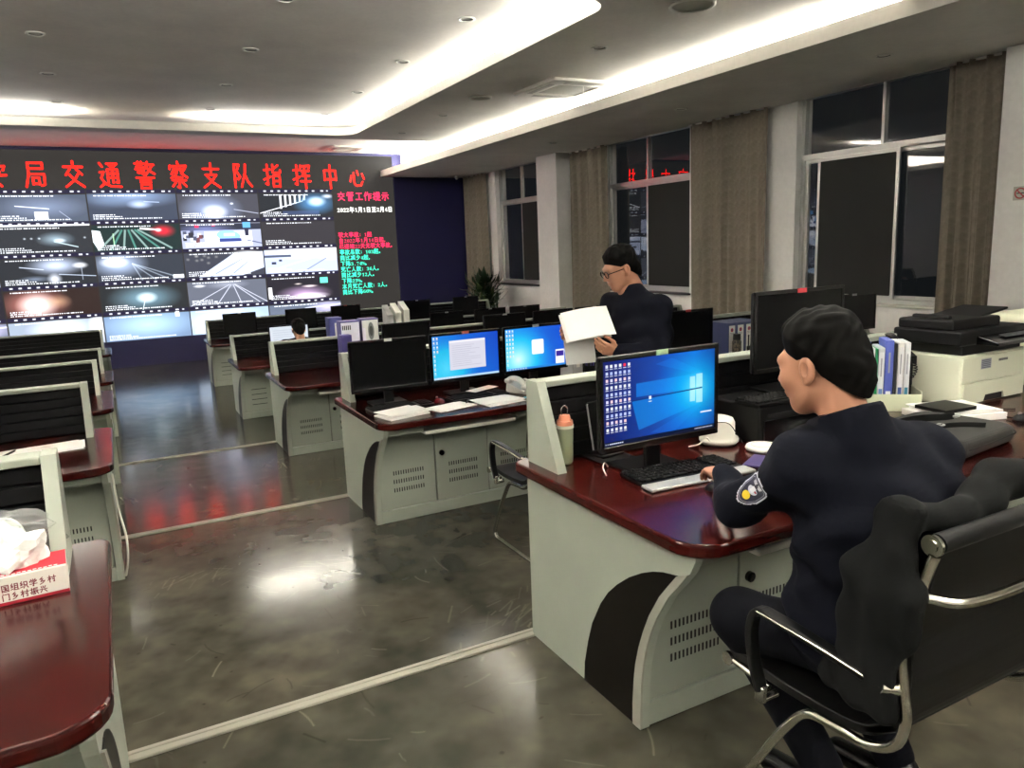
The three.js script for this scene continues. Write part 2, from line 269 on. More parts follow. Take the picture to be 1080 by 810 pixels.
// ---------- the picture on the video wall ----------
const LED = { x0: -5.0, x1: 6.25, y0: -0.03, y1: 3.79, z: -17.62 };
const ledTex = canvasTex(2048, 695, (g, W, H) => {
  const k = W / (LED.x1 - LED.x0), X = (x) => (x - LED.x0) * k, Y = (y) => (LED.y1 - y) * k;
  g.fillStyle = '#1b1917'; g.fillRect(0, 0, W, H);
  const glow = (cx, cy, rx, ry, c, a = 1) => { g.save(); g.translate(cx, cy); g.scale(rx, ry); const q = g.createRadialGradient(0, 0, 0, 0, 0, 1); q.addColorStop(0, `rgba(${c},${a})`); q.addColorStop(0.4, `rgba(${c},${a * 0.62})`); q.addColorStop(1, `rgba(${c},0)`); g.fillStyle = q; g.fillRect(-1, -1, 2, 2); g.restore(); };
  const stroke = (pts, c, w) => { g.strokeStyle = c; g.lineWidth = w; g.lineCap = 'butt'; g.beginPath(); pts.forEach(([x, y], i) => (i ? g.lineTo(x, y) : g.moveTo(x, y))); g.stroke(); };
  const tile = {
    '0,0': (w, h) => { bg('#39404f', w, h); glow(w * 0.55, h * 0.45, w * 0.5, h * 0.5, '120,135,165', 0.7); stroke([[w * 0.25, h * 0.4], [w * 0.55, h * 0.5], [w * 0.6, h * 0.52]], '#cfd8ee', 3); g.fillStyle = '#dfe7f7'; g.fillRect(w * 0.44, h * 0.62, w * 0.14, h * 0.3); stroke([[w * 0.7, h * 0.6], [w * 0.82, h * 0.95]], '#8c96ad', 2); },
    '1,0': (w, h) => { bg('#2a303e', w, h); glow(w * 0.5, h * 0.05, w * 0.62, h * 0.5, '130,155,195', 0.85); glow(w * 0.57, h * 0.38, w * 0.16, h * 0.2, '190,210,245', 0.9); glow(w * 0.2, h * 0.2, w * 0.3, h * 0.4, '100,120,150', 0.5); stroke([[w * 0.62, h * 0.27], [w * 0.8, h * 0.3]], '#aebfe0', 2); },
    '2,0': (w, h) => { bg('#31323a', w, h); glow(w * 0.4, h * 0.62, w * 0.42, h * 0.75, '150,170,215', 0.85); glow(w * 0.44, h * 0.72, w * 0.18, h * 0.34, '245,248,255', 1); glow(w * 0.66, h * 0.38, w * 0.03, h * 0.06, '240,245,255'); stroke([[w * 0.68, h * 0.62], [w * 0.99, h * 0.8]], '#8f93a5', 3); },
    '3,0': (w, h) => { bg('#17181c', w, h); for (let i = 0; i < 6; i++) { g.fillStyle = '#c9ccd2'; g.fillRect(w * (0.27 + i * 0.065), h * 0.02, w * 0.028, h * (0.6 - i * 0.07)); } stroke([[0, h * 0.8], [w * 0.58, h * 0.3], [w * 0.62, 0]], '#e6e9f0', 3); glow(w * 0.75, h * 0.4, w * 0.34, h * 0.55, '70,140,205', 0.9); glow(w * 0.77, h * 0.32, w * 0.15, h * 0.26, '240,252,255', 1); glow(w * 0.93, h * 0.1, w * 0.1, h * 0.12, '235,242,255', 0.9); g.fillStyle = 'rgba(60,80,130,0.5)'; g.fillRect(w * 0.3, h * 0.72, w * 0.5, h * 0.16); },
    '0,1': (w, h) => { bg('#1c1f24', w, h); g.fillStyle = '#eef4ff'; g.fillRect(0, -h * 0.14, w, h * 0.1); glow(w * 0.62, h * 0.46, w * 0.22, h * 0.3, '150,175,190', 0.8); glow(w * 0.66, h * 0.52, w * 0.08, h * 0.1, '225,240,250', 0.95); stroke([[w * 0.6, h * 0.55], [w * 0.85, h * 0.78]], '#9fb2b8', 4); for (const q of [0.3, 0.37, 0.45, 0.93]) glow(w * q, h * 0.42, 6, 5, '200,210,220', 0.9); },
    '1,1': (w, h) => { bg('#101c1c', w, h); for (let i = 0; i < 7; i++) stroke([[w * (0.3 + i * 0.035), h * 0.16], [w * (0.05 + i * 0.14), h * 0.95]], i % 2 ? 'rgba(90,170,150,0.55)' : 'rgba(190,230,220,0.5)', 7); g.fillStyle = '#dbe8ef'; g.beginPath(); g.moveTo(0, h * 0.15); g.lineTo(w * 0.09, h * 0.2); g.lineTo(w * 0.12, h * 0.7); g.lineTo(w * 0.05, h * 0.95); g.lineTo(0, h * 0.6); g.fill(); stroke([[w * 0.54, h * 0.12], [w * 0.78, h * 0.2]], '#fff0ee', 7); glow(w * 0.8, h * 0.24, w * 0.17, h * 0.3, '235,30,45', 1); glow(w * 0.75, h * 0.2, w * 0.05, h * 0.1, '255,245,240'); stroke([[w * 0.23, h * 0.3], [w * 0.23, h * 0.8]], '#9fd6a0', 3); },
    '2,1': (w, h) => { bg('#8d93ad', w, h); g.fillStyle = '#20222e'; g.fillRect(0, 0, w, h * 0.26); glow(w * 0.3, h * 0.2, w * 0.4, h * 0.2, '120,130,190', 0.7); g.fillStyle = '#e9ecfb'; g.fillRect(w * 0.28, h * 0.32, w * 0.6, h * 0.62); for (let i = 0; i < 16; i++) { g.fillStyle = ['#22222a', '#5a3238', '#d9dbe8', '#3b3f52'][i % 4]; g.fillRect(w * R(0.01, 0.24), h * R(0.26, 0.6), w * 0.045, h * R(0.1, 0.22)); } g.fillStyle = '#c4254a'; g.fillRect(w * 0.17, h * 0.02, w * 0.05, h * 0.13); g.fillRect(w * 0.38, h * 0.0, w * 0.04, h * 0.1); g.fillStyle = '#7ba6d8'; g.beginPath(); g.ellipse(w * 0.58, h * 0.5, w * 0.15, h * 0.22, 0.1, 0, 7); g.fill(); g.fillStyle = '#27346f'; g.fillRect(w * 0.46, h * 0.62, w * 0.28, h * 0.14); g.fillStyle = '#c8e2f8'; g.fillRect(w * 0.52, h * 0.4, w * 0.14, h * 0.12); g.fillStyle = '#4f8fc8'; g.fillRect(w * 0.77, -h * 0.05, w * 0.1, h * 0.24); g.fillStyle = '#1c1e30'; g.fillRect(w * 0.79, h * 0.22, w * 0.05, h * 0.3); stroke([[w * 0.8, h * 0.7], [w, h * 0.86]], '#444a66', 4); },
    '3,1': (w, h) => { bg('#232226', w, h); },
    '0,2': (w, h) => { bg('#191b1f', w, h); glow(w * 0.58, h * 0.26, w * 0.34, h * 0.42, '190,205,235', 1); glow(w * 0.84, h * 0.28, w * 0.1, h * 0.14, '250,252,255', 1); stroke([[w * 0.2, h * 0.28], [w * 0.45, h * 0.4]], '#aab4c8', 3); glow(w * 0.55, h * 0.78, w * 0.09, h * 0.26, '235,242,255', 1); glow(w * 0.35, h * 0.75, w * 0.2, h * 0.14, '120,135,160', 0.7); stroke([[w * 0.85, h * 0.3], [w * 0.85, h * 0.85]], '#8d97a8', 2); stroke([[w * 0.6, h * 0.6], [w, h * 0.72]], '#9aa5b8', 3); },
    '1,2': (w, h) => { bg('#22262e', w, h); glow(w * 0.25, h * 0.3, w * 0.36, h * 0.6, '170,190,225', 1); glow(w * 0.2, h * 0.22, w * 0.18, h * 0.25, '248,251,255', 1); for (let i = 0; i < 4; i++) stroke([[w * 0.4, h * 0.3], [w * (0.5 + i * 0.16), h]], 'rgba(190,205,225,0.45)', 4); g.fillStyle = '#dfe6f2'; g.fillRect(w * 0.86, h * 0.82, w * 0.13, h * 0.15); },
    '2,2': (w, h) => { bg('#2a2c35', w, h); for (let i = 0; i < 9; i++) glow(w * R(0.02, 0.4), h * R(0.1, 0.5), 9, 7, '150,150,150', 0.6); g.fillStyle = 'rgba(200,212,240,0.85)'; g.beginPath(); g.moveTo(w * 0.15, h); g.lineTo(w * 0.62, h * 0.05); g.lineTo(w, 0); g.lineTo(w, h * 0.7); g.lineTo(w * 0.7, h); g.fill(); glow(w * 0.78, h * 0.22, w * 0.24, h * 0.42, '250,252,255', 1); stroke([[w * 0.3, h], [w * 0.72, h * 0.3]], '#6d7690', 3); stroke([[w * 0.55, h], [w * 0.8, h * 0.4]], '#6d7690', 3); },
    '3,2': (w, h) => { bg('#9fabc8', w, h); glow(w * 0.5, h * 0.05, w * 0.6, h * 0.4, '235,238,255', 0.9); glow(w * 0.93, h * 0.15, w * 0.3, h * 0.4, '252,252,255', 1); g.fillStyle = '#3b4258'; g.fillRect(0, h * 0.2, w * 0.36, h * 0.1); g.fillStyle = '#23283a'; g.fillRect(w * 0.09, h * 0.5, w * 0.06, h * 0.1); g.fillRect(w * 0.19, h * 0.4, w * 0.04, h * 0.08); stroke([[w * 0.2, h * 0.75], [w * 0.72, h * 0.32]], '#e9eefc', 4); stroke([[w * 0.5, h], [w * 0.85, h * 0.4]], '#6b7490', 4); },
    '0,3': (w, h) => { bg('#1c1210', w, h); glow(w * 0.3, h * 0.5, w * 0.42, h * 0.7, '205,120,110', 0.85); glow(w * 0.33, h * 0.55, w * 0.24, h * 0.55, '252,250,248', 1); glow(w * 0.55, h * 0.45, w * 0.16, h * 0.3, '200,160,120', 0.6); },
    '1,3': (w, h) => { bg('#17191b', w, h); glow(w * 0.5, h * 0.5, w * 0.46, h * 0.62, '110,150,170', 0.9); glow(w * 0.52, h * 0.5, w * 0.14, h * 0.26, '240,255,255', 1); stroke([[w * 0.5, h * 0.55], [w * 0.46, h]], '#b9c6cc', 3); },
    '2,3': (w, h) => { bg('#4b4f5c', w, h); for (const [a, b] of [[0.4, 0.02], [0.5, 0.35], [0.6, 0.66], [0.66, 0.9], [0.72, 1.0]]) stroke([[w * (0.45 + a * 0.2), h * 0.15], [w * b, h * 0.98]], 'rgba(205,210,225,0.75)', 3); glow(w * 0.15, h * 0.16, w * 0.09, h * 0.08, '250,252,255', 1); glow(w * 0.5, h * 0.15, w * 0.3, h * 0.2, '150,155,170', 0.7); },
    '3,3': (w, h) => { bg('#17151a', w, h); glow(w * 0.5, h * 0.75, w * 0.42, h * 0.42, '185,150,195', 0.95); glow(w * 0.58, h * 0.42, w * 0.13, h * 0.07, '255,235,235', 1); glow(w * 0.42, h * 0.3, w * 0.07, h * 0.05, '235,220,215', 0.9); glow(w * 0.58, h * 0.86, w * 0.3, h * 0.18, '250,245,252', 1); g.fillStyle = '#58d8b4'; g.fillRect(w * 0.73, h * 0.06, w * 0.11, h * 0.26); g.fillStyle = '#f0f2f5'; g.fillRect(w * 0.01, h * 0.4, w * 0.05, h * 0.5); },
    '0,4': (w, h) => { bg('#7f8a9c', w, h); glow(w * 0.55, h * 0.3, w * 0.4, h * 0.5, '215,228,240', 1); glow(w * 0.95, h * 0.3, w * 0.12, h * 0.8, '240,246,250', 1); },
    '1,4': (w, h) => { bg('#5d7390', w, h); glow(w * 0.5, h * 0.4, w * 0.6, h * 0.7, '160,195,225', 0.9); g.fillStyle = '#eef4fa'; g.fillRect(w * 0.83, -h * 0.05, w * 0.05, h * 0.2); },
    '2,4': (w, h) => { bg('#8aa0bc', w, h); glow(w * 0.4, h * 0.5, w * 0.6, h * 0.7, '215,228,245', 0.9); },
    '3,4': (w, h) => { bg('#4c5566', w, h); stroke([[0, h * 0.8], [w * 0.5, h * 0.2], [w, h * 0.1]], '#b5bfd0', 6); glow(w * 0.8, h * 0.2, w * 0.3, h * 0.4, '190,180,215', 0.9); },
  };
  function bg(c, w, h) { g.fillStyle = c; g.fillRect(0, -h * 0.02, w, h * 1.02); }
  const pw = 1.655, ph = 0.614, top = 3.04;
  for (let c = -2; c < 4; c++) for (let r = 0; r < 5; r++) {
    const x = X(-0.195 + (c - 1) * pw) + 2, y = Y(top - r * ph), w = pw * k - 4, h = ph * k, hy = h * 0.17;
    g.save(); g.beginPath(); g.rect(x, y, w, h); g.clip(); g.translate(x, y + hy);
    (tile[((c + 4) % 4) + ',' + r])(w, h - hy);
    g.restore();
    g.fillStyle = '#131124'; g.fillRect(x, y, w, hy * (c === 0 && r === 1 ? 0.5 : 0.72));
    g.fillStyle = '#c3c6d0';
    for (let i = 0; i < 8; i++) g.fillRect(x + w * (0.07 + i * 0.093), y + hy * 0.22, w * 0.034, hy * 0.28);
    g.fillRect(x + w * 0.84, y + hy * 0.2, w * 0.04, hy * 0.3); g.fillRect(x + w * 0.92, y + hy * 0.22, w * 0.025, hy * 0.26);
    g.fillStyle = '#eef2fa';
    const words = (yy, a, b, t) => { for (let q = a; q < b; q += R(0.012, 0.03)) g.fillRect(x + w * q, yy, w * 0.014, t); };
    words(y + hy * 1.08, 0.07, 0.66, 3.4);
    words(y + h * 0.80, 0.04, 0.28, 3.2); words(y + h * 0.86, 0.04, 0.36, 3.2); words(y + h * 0.92, 0.04, 0.8, 3.4);
  }
  // the notice column, then the far brighter red banner
  const notice = () => {
  line(g, '交管工作提示', X(4.87), Y(2.985), 38.5, '#ff2350', 4.2);
  line(g, '2022年1月1日至2月4日', X(4.85), Y(2.64), 23.6, '#fbfbf2', 3.4);
  const rows = [['较大事故：1起', '#f0204a'], ['自2022年1月14日起，', '#f0204a'], ['已连续22天无较大事故。', '#f0204a'], ['事故总数：103起。', '#2fe0b4'], ['同比减少4起，', '#2fe0b4'], ['下降3.74%。', '#2fe0b4'], ['死亡人数：36人。', '#2fe0b4'], ['同比减少12人。', '#2fe0b4'], ['下降25%。', '#2fe0b4'], ['本月死亡人数：2人。', '#2fe0b4'], ['同比下降66%。', '#2fe0b4']];
  rows.forEach(([t, c], i) => line(g, t, X(4.83), Y(2.07 - i * 0.1325), 22.5, c, 3.1));
  };
  notice(); g.fillStyle = 'rgba(0,0,0,0.52)'; g.fillRect(0, 0, W, H);
  const title = '安局交通警察支队指挥中心';
  g.strokeStyle = '#ff2a1c';
  [...title].forEach((ch, i) => { const cx = X(-1.63 + i * 0.6385 + (i > 0 ? 0 : -0.01)); g.strokeStyle = '#7a0504'; glyph(g, ch, cx - 40, Y(3.61), 78, 102, 7.5); g.strokeStyle = '#ff0d07'; glyph(g, ch, cx - 40, Y(3.61), 78, 102, 4.8); });
});

// ---------- pictures on the desk monitors ----------
const deskTen = canvasTex(640, 400, (g, W, H) => {
  const q = g.createLinearGradient(0, 0, W, 0); q.addColorStop(0, '#141f66'); q.addColorStop(0.45, '#1a46a6'); q.addColorStop(0.8, '#1468d0'); q.addColorStop(1, '#123b86'); g.fillStyle = q; g.fillRect(0, 0, W, H);
  const fan = (pts, c) => { g.fillStyle = c; g.beginPath(); pts.forEach(([x, y], i) => (i ? g.lineTo(x * W, y * H) : g.moveTo(x * W, y * H))); g.fill(); };
  fan([[0.86, 0.28], [0.28, 0.30], [0.28, 0.46], [0.86, 0.46]], 'rgba(20,150,255,0.6)'); fan([[0.86, 0.48], [0.24, 0.5], [0.3, 0.86], [0.86, 0.66]], 'rgba(20,160,255,0.55)');
  fan([[0.86, 0.3], [0.45, 0.1], [0.6, 0.05], [0.88, 0.26]], 'rgba(40,150,255,0.3)'); fan([[0.86, 0.66], [0.4, 0.92], [0.62, 0.95], [0.88, 0.68]], 'rgba(40,140,255,0.25)');
  const r = g.createRadialGradient(0.82 * W, 0.47 * H, 4, 0.82 * W, 0.47 * H, 0.4 * W); r.addColorStop(0, 'rgba(120,240,255,0.95)'); r.addColorStop(0.4, 'rgba(10,190,255,0.62)'); r.addColorStop(1, 'rgba(20,120,255,0)'); g.fillStyle = r; g.fillRect(0, 0, W, H);
  g.fillStyle = '#c9fbff'; for (const [x0, x1, y0, y1] of [[0.765, 0.815, 0.31, 0.455], [0.825, 0.885, 0.285, 0.455], [0.765, 0.815, 0.475, 0.62], [0.825, 0.885, 0.475, 0.645]]) { g.globalAlpha = 0.75; g.fillRect(x0 * W, y0 * H, (x1 - x0) * W, (y1 - y0) * H); }
  g.globalAlpha = 1; g.strokeStyle = '#0c2c74'; g.lineWidth = 5; g.beginPath(); g.moveTo(0.24 * W, 0.5 * H); g.lineTo(0.88 * W, 0.465 * H); g.stroke();
  for (let c = 0; c < 6; c++) for (let k = 0; k < 10; k++) { if (c === 5 && k > 7) continue; g.fillStyle = ['#e9ecff', '#cfd6ff', '#ffd7df', '#f6f6f6', '#b9c8ff', '#e7e0ff'][(c * 3 + k) % 6]; if (k === 0 && c === 4) g.fillStyle = '#ff3a52'; g.fillRect(14 + c * 24, 16 + k * 33, 13, 14); g.fillStyle = '#d7daf0'; g.fillRect(12 + c * 24, 34 + k * 33, 17, 4); }
  g.fillStyle = '#eef3ff'; g.fillRect(0.39 * W, 0.47 * H, 14, 16); g.fillRect(0.385 * W, 0.53 * H, 20, 4); g.fillRect(0.865 * W, 0.765 * H, 70, 7);
  g.fillStyle = '#0b1634'; g.fillRect(0, H - 22, W, 22); g.fillStyle = '#dfe6fa'; for (let i = 0; i < 9; i++) g.fillRect(8 + i * 11, H - 15, i < 2 ? 4 : 8, 6); for (let i = 0; i < 14; i++) g.fillRect(W - 120 + i * 8, H - 14, 5, 5);
});
const deskSeven = (doc) => canvasTex(512, 320, (g, W, H) => {
  const q = g.createLinearGradient(0, H, W, 0); q.addColorStop(0, '#2f9fe6'); q.addColorStop(0.45, '#1f74dc'); q.addColorStop(1, '#1b49c4'); g.fillStyle = q; g.fillRect(0, 0, W, H);
  const r = g.createRadialGradient(W * 0.2, H * 0.75, 4, W * 0.2, H * 0.75, W * (doc ? 0.5 : 0.62)); r.addColorStop(0, doc ? 'rgba(90,225,255,0.9)' : 'rgba(215,255,250,1)'); r.addColorStop(0.5, 'rgba(40,205,240,0.8)'); r.addColorStop(1, 'rgba(40,140,240,0)'); g.fillStyle = r; g.fillRect(0, 0, W, H);
  for (let c = 0; c < 2 + !doc; c++) for (let k = 0; k < 9; k++) { if (c && k > (doc ? 3 : 6)) continue; g.fillStyle = ['#f2f4ff', '#ffe2d0', '#d6ecff'][(c + k) % 3]; g.fillRect(8 + c * 24, 8 + k * 32, 12, 13); g.fillStyle = '#e8edf8'; g.fillRect(6 + c * 24, 25 + k * 32, 16, 3); }
  if (doc) { g.fillStyle = '#dcdcea'; g.fillRect(W * 0.25, H * 0.13, W * 0.55, H * 0.68); g.fillStyle = '#f3f3fa'; g.fillRect(W * 0.25, H * 0.13, W * 0.55, H * 0.05); g.fillStyle = '#a7a7b8'; for (let i = 0; i < 11; i++) g.fillRect(W * 0.29, H * (0.25 + i * 0.047), W * (0.25 + 0.2 * hash(i, 3, 5)), 2); } else { g.fillStyle = '#f4fdff'; g.beginPath(); g.roundRect(W * 0.43, H * 0.3, W * 0.2, H * 0.36, 12); g.fill(); g.fillStyle = '#f5f4ff'; g.fillRect(W * 0.83, H * 0.6, W * 0.15, H * 0.37); g.fillStyle = '#3a2a92'; g.fillRect(W * 0.84, H * 0.64, W * 0.13, H * 0.13); }
  g.fillStyle = doc ? '#b9dcf4' : '#2c7fd0'; g.fillRect(0, H - 16, W, 16); g.fillStyle = '#e9f3ff'; for (let i = 0; i < 8; i++) g.fillRect(6 + i * 22, H - 12, 10, 8);
});
const deskWhite = canvasTex(128, 80, (g, W, H) => { g.fillStyle = '#e3ebf5'; g.fillRect(0, 0, W, H); g.fillStyle = '#c9d4e2'; for (let i = 0; i < 8; i++) g.fillRect(10, 12 + i * 8, 60 + 40 * hash(i, 1, 2), 2); });
const lit = (t, k = SCREEN) => new THREE.MeshPhysicalMaterial({ color: 0x010101, roughness: 0.5, specularIntensity: 0.2, emissive: 0xffffff, emissiveMap: t, emissiveIntensity: k });
const print = (t, r = 0.6) => new THREE.MeshStandardMaterial({ map: t, roughness: r });
const uvPlane = (w, h) => { const g = clean(new THREE.PlaneGeometry(w, h)); g.userData.ready = true; return g; };

// ---------- the setting ----------
const Y2 = -0.2, Y3 = -0.39, Y4 = -0.585;                             // floor levels: three steps go down towards the video wall
const ZB = -17.69, ZF = 4.0, XL = -6.92, XR = 8.2;
{
  const f1 = struct('floor', [b6(XL, XR, -0.75, 0, -2.62, ZF)], M.floor, 'scuffed polished concrete floor of the topmost tier');
  const f2 = struct('floor', [b6(XL, XR, -0.75, Y2, -5.48, -2.62)], M.floor, 'scuffed polished concrete floor of the second tier');
  const f3 = struct('floor', [b6(XL, XR, -0.75, Y3, -8.32, -5.48)], M.floor, 'polished concrete floor of the third tier');
  const f4 = struct('floor', [b6(XL, XR, -0.75, Y4, ZB, -8.32)], M.floor, 'polished concrete floor in front of the video wall');
  [[0, -2.62], [Y2, -5.48], [Y3, -8.32]].forEach(([y, z], i) => {
    const t = struct('trim_' + (i + 1), [rb(XR - XL, 0.012, 0.05, 0.004, (XL + XR) / 2, y + 0.004, z + 0.022), rb(XR - XL, 0.05, 0.012, 0.004, (XL + XR) / 2, y - 0.015, z - 0.004), rb(XR - XL, 0.007, 0.012, 0.003, (XL + XR) / 2, y + 0.011, z + 0.012)], flat(0x8d897e, 0.5), 'pale ribbed nosing strip on a floor step');
  });
  // ceiling: slab, dropped ring round the big light cove, window soffits, lower field over the near tier
  struct('ceiling', [b6(XL, XR, 3.85, 4.0, ZB - 0.2, ZF)], M.ceil, 'grey white ceiling slab inside the light cove');
  const toY = (g, y) => g.rotateX(Math.PI / 2).translate(0, y, 0);    // outline given in x,z, thickness upward from y
  const ring = (x0, x1, z0, z1, hole, y, t) => toY(extr([[x0, z0], [x1, z0], [x1, z1], [x0, z1]], t, 0, [hole]), y + t);
  struct('ceiling', [ring(-5.2, 6.5, -13.62, -4.2, rrect(-2.7, 4.0, -13.2, -5.5, 0.32, 8), 3.58, 0.12)], M.ceil, 'dropped ceiling band round the light cove');
  struct('ceiling', [ring(-4.65, 5.95, -4.2, ZF, rrect(-2.3, 3.6, -3.0, 3.0, 0.32, 8), 3.46, 0.12)], M.ceil, 'lower ceiling field over the near desks');
  struct('ceiling', [b6(5.95, XR, 3.32, 3.46, ZB, ZF)], M.ceil, 'long soffit in front of the windows');
  struct('ceiling', [b6(XL, -4.65, 3.32, 3.46, ZB, ZF)], M.ceil, 'long soffit along the plain wall');
  struct('ceiling', [b6(6.5, 6.56, 3.46, 3.85, ZB, ZF), b6(-5.26, -5.2, 3.46, 3.85, ZB, ZF), b6(-5.2, 6.5, 3.58, 3.85, -4.2, -4.14)], M.ceil, 'upright boards closing the ceiling coves');
  // walls
  struct('wall_front', [b6(XL - 0.25, XR + 0.3, -0.75, 4.0, ZB - 0.2, ZB)], M.blue, 'dark blue wall round the video wall');
  struct('wall_back', [b6(XL - 0.25, XR + 0.3, -0.75, 4.0, ZF, ZF + 0.2)], M.wall);
  struct('wall_left', [b6(XL - 0.25, XL, -0.75, 4.0, ZB, ZF)], M.wall);
  const open = [[-16.1, -13.9], [-11.72, -9.4], [-7.32, -4.98]];
  const wr = [b6(XR, XR + 0.28, -0.75, 0.75, ZB, ZF), b6(XR, XR + 0.28, 3.38, 4.0, ZB, ZF)];
  let z = ZB; for (const [a, b] of open) { wr.push(b6(XR, XR + 0.28, 0.75, 3.38, z, a)); z = b; }
  wr.push(b6(XR, XR + 0.28, 0.75, 3.38, z, ZF));
  struct('wall_right', wr, M.wall, 'off white plaster wall with three tall windows');
  struct('pillar', [rb(XR - 7.79, 3.91, 0.76, 0.006, (XR + 7.79) / 2, 1.365, -13.1)], M.wall, 'white square pillar between the first two windows');
  struct('pillar', [rb(XR - 7.93, 3.91, 1.4, 0.006, (XR + 7.93) / 2, 1.365, -3.86)], M.wall, 'white pillar beside the nearest curtain');
  // windows: aluminium frame, transom, fixed lights above, two sashes below, night outside
  const X = 8.33;
  open.forEach(([a, b], i) => {
    const w = new THREE.Group(); w.name = 'window_' + (i + 1); scene.add(w); w.userData = { kind: 'structure', label: ['aluminium window nearest the video wall', 'aluminium window behind the standing man', 'aluminium window beside the nearest curtain'][i] };
    w.position.set(X, 0.75, (a + b) / 2);
    const W = b - a, H = 2.63, t = 0.05, m = [-0.04, -0.02, 0.02][i], q = 1.82;
    const fr = (y0, y1, z0, z1, d = 0.07, x = 0) => rb(d, y1 - y0, z1 - z0, 0.004, x, (y0 + y1) / 2, (z0 + z1) / 2);
    obj('window_frame', [fr(0, t, -W / 2, W / 2), fr(H - t, H, -W / 2, W / 2), fr(t, H - t, -W / 2, -W / 2 + t), fr(t, H - t, W / 2 - t, W / 2)], M.alu, w);
    obj('transom', [fr(q, q + 0.07, -W / 2 + t, W / 2 - t, 0.075)], M.alu, w);
    obj('mullion', [fr(q + 0.07, H - t, m - 0.02, m + 0.02)], M.alu, w);
    const pane = (y0, y1, z0, z1, x) => obj('pane', [b6(x - 0.002, x + 0.002, y0, y1, z0, z1)], M.glass, w);
    pane(q + 0.07, H - t, -W / 2 + t, m - 0.02, 0.01); pane(q + 0.07, H - t, m + 0.02, W / 2 - t, 0.01);
    const sash = (z0, z1, x) => { obj('sash', [fr(t, t + 0.045, z0, z1, 0.028, x), fr(q - 0.045, q, z0, z1, 0.028, x), fr(t + 0.045, q - 0.045, z0, z0 + 0.045, 0.028, x), fr(t + 0.045, q - 0.045, z1 - 0.045, z1, 0.028, x)], M.alu, w); pane(t + 0.045, q - 0.045, z0 + 0.045, z1 - 0.045, x); };
    if (i === 2) { sash(-W / 2 + t, 0.02, 0.016); sash(-0.06, W / 2 - t, 0.016 + 0.032); sash(-0.9, 0.26, -0.018); obj('insect_screen', [b6(-0.037, -0.035, t + 0.045, q - 0.045, -0.855, 0.215)], M.screenMesh, w); }
    else { sash(-W / 2 + t, m + 0.03, 0.012); sash(m - 0.03, W / 2 - t, -0.018); obj('insect_screen', [b6(-0.037, -0.035, t + 0.045, q - 0.045, m + 0.02, W / 2 - t - 0.045)], M.screenMesh, w); }
    obj('window_sill', [rb(0.2, 0.03, W + 0.06, 0.006, -0.08, -0.012, 0)], i < 2 ? flat(0x3a3a3a, 0.5) : M.white, w);
  });
}
// cove light strips: each a glowing diffuser lying in a cove, tipped towards the room, with an area light of its size over it
function strip(x, z, len, along, y, tip, label) {
  const W = 0.17, w = along === 'z' ? W : len, d = along === 'z' ? len : W, t = thing('light_strip', label, 'light strip', [x, y, z], 0, 'cove light strips');
  obj('channel', [bx(w, 0.008, d, 0, 0.004, 0)], M.alu, t);
  obj('diffuser', [bx(w * 0.97, 0.006, d * 0.995, 0, 0.011, 0)], S({ color: 0xffffff, emissive: new THREE.Color(...COVE_TINT), emissiveIntensity: 1.2 }), t);
  const l = new THREE.RectAreaLight(new THREE.Color(...COVE_TINT), COVE, w, d);
  l.rotation.x = Math.PI / 2; l.position.y = 0.018; t.add(l);
  if (along === 'z') t.rotation.z = tip; else t.rotation.x = tip;
}
const lift = 0.085 * Math.sin(0.28) + 0.002;
strip(6.24, -10.8, 13.1, 'z', 3.461, 0, 'long white strip glowing behind the window soffit edge');
strip(-4.94, -10.8, 13.1, 'z', 3.461, 0, 'long white strip glowing behind the plain wall soffit edge');
strip(4.26, -9.3, 7.2, 'z', 3.701, 0, 'white strip along the window side of the big cove');
strip(-2.96, -9.3, 7.2, 'z', 3.701, 0, 'white strip along the plain wall side of the big cove');
strip(2.8, -13.42, 2.2, 'x', 3.701, 0, 'short white strip at the video wall end of the big cove, beside the unlit gap');
strip(-1.43, -13.42, 2.15, 'x', 3.701, 0, 'white strip at the video wall end of the big cove, left of the unlit gap');
strip(0.65, -5.37, 6.1, 'x', 3.70 + lift, -0.28, 'white strip across the near end of the big cove');
strip(3.73, 0, 5.6, 'z', 3.58 + lift, 0.28, 'white strip along the window side of the cove over the near desks');
strip(-2.43, 0, 5.6, 'z', 3.58 + lift, -0.28, 'white strip along the plain wall side of the cove over the near desks');
strip(0.65, -3.13, 5.5, 'x', 3.58 + lift, 0.28, 'white strip across the far end of the cove over the near desks');
strip(0.65, 3.13, 5.5, 'x', 3.58 + lift, -0.28, 'white strip across the rear end of the cove over the near desks');

// video wall
{
  const t = thing('video_wall', 'large video wall of camera feeds under red Chinese lettering', 'video wall', [(LED.x0 + LED.x1) / 2, Y4, ZB], 0);
  const w = LED.x1 - LED.x0, h = LED.y1 - LED.y0, yc = (LED.y0 + LED.y1) / 2 - Y4, zf = LED.z - ZB;
  const s = obj('screen', uvPlane(w, h), lit(ledTex, 3.1), t); s.position.set(0, yc, zf);
  obj('housing', [b6(-w / 2, w / 2, LED.y0 - Y4, LED.y1 - Y4, 0, zf - 0.002)], M.black, t);
  obj('base_panel', [b6(-w / 2, w / 2, 0, LED.y0 - Y4 - 0.002, 0, zf + 0.01)], M.blue, t);
  obj('top_trim', [b6(-w / 2, w / 2, LED.y1 - Y4 + 0.001, 3.85 - Y4, 0, zf + 0.01)], M.blue, t);
  obj('side_trim', [b6(w / 2 + 0.001, w / 2 + 0.05, 0, 3.32 - Y4, 0, zf + 0.01)], M.blue, t);
  const l = new THREE.RectAreaLight(new THREE.Color(0.9, 0.86, 1.0), 0.0015, w, h); l.position.set(0, yc, zf + 0.01); l.rotation.y = Math.PI; t.add(l);
}
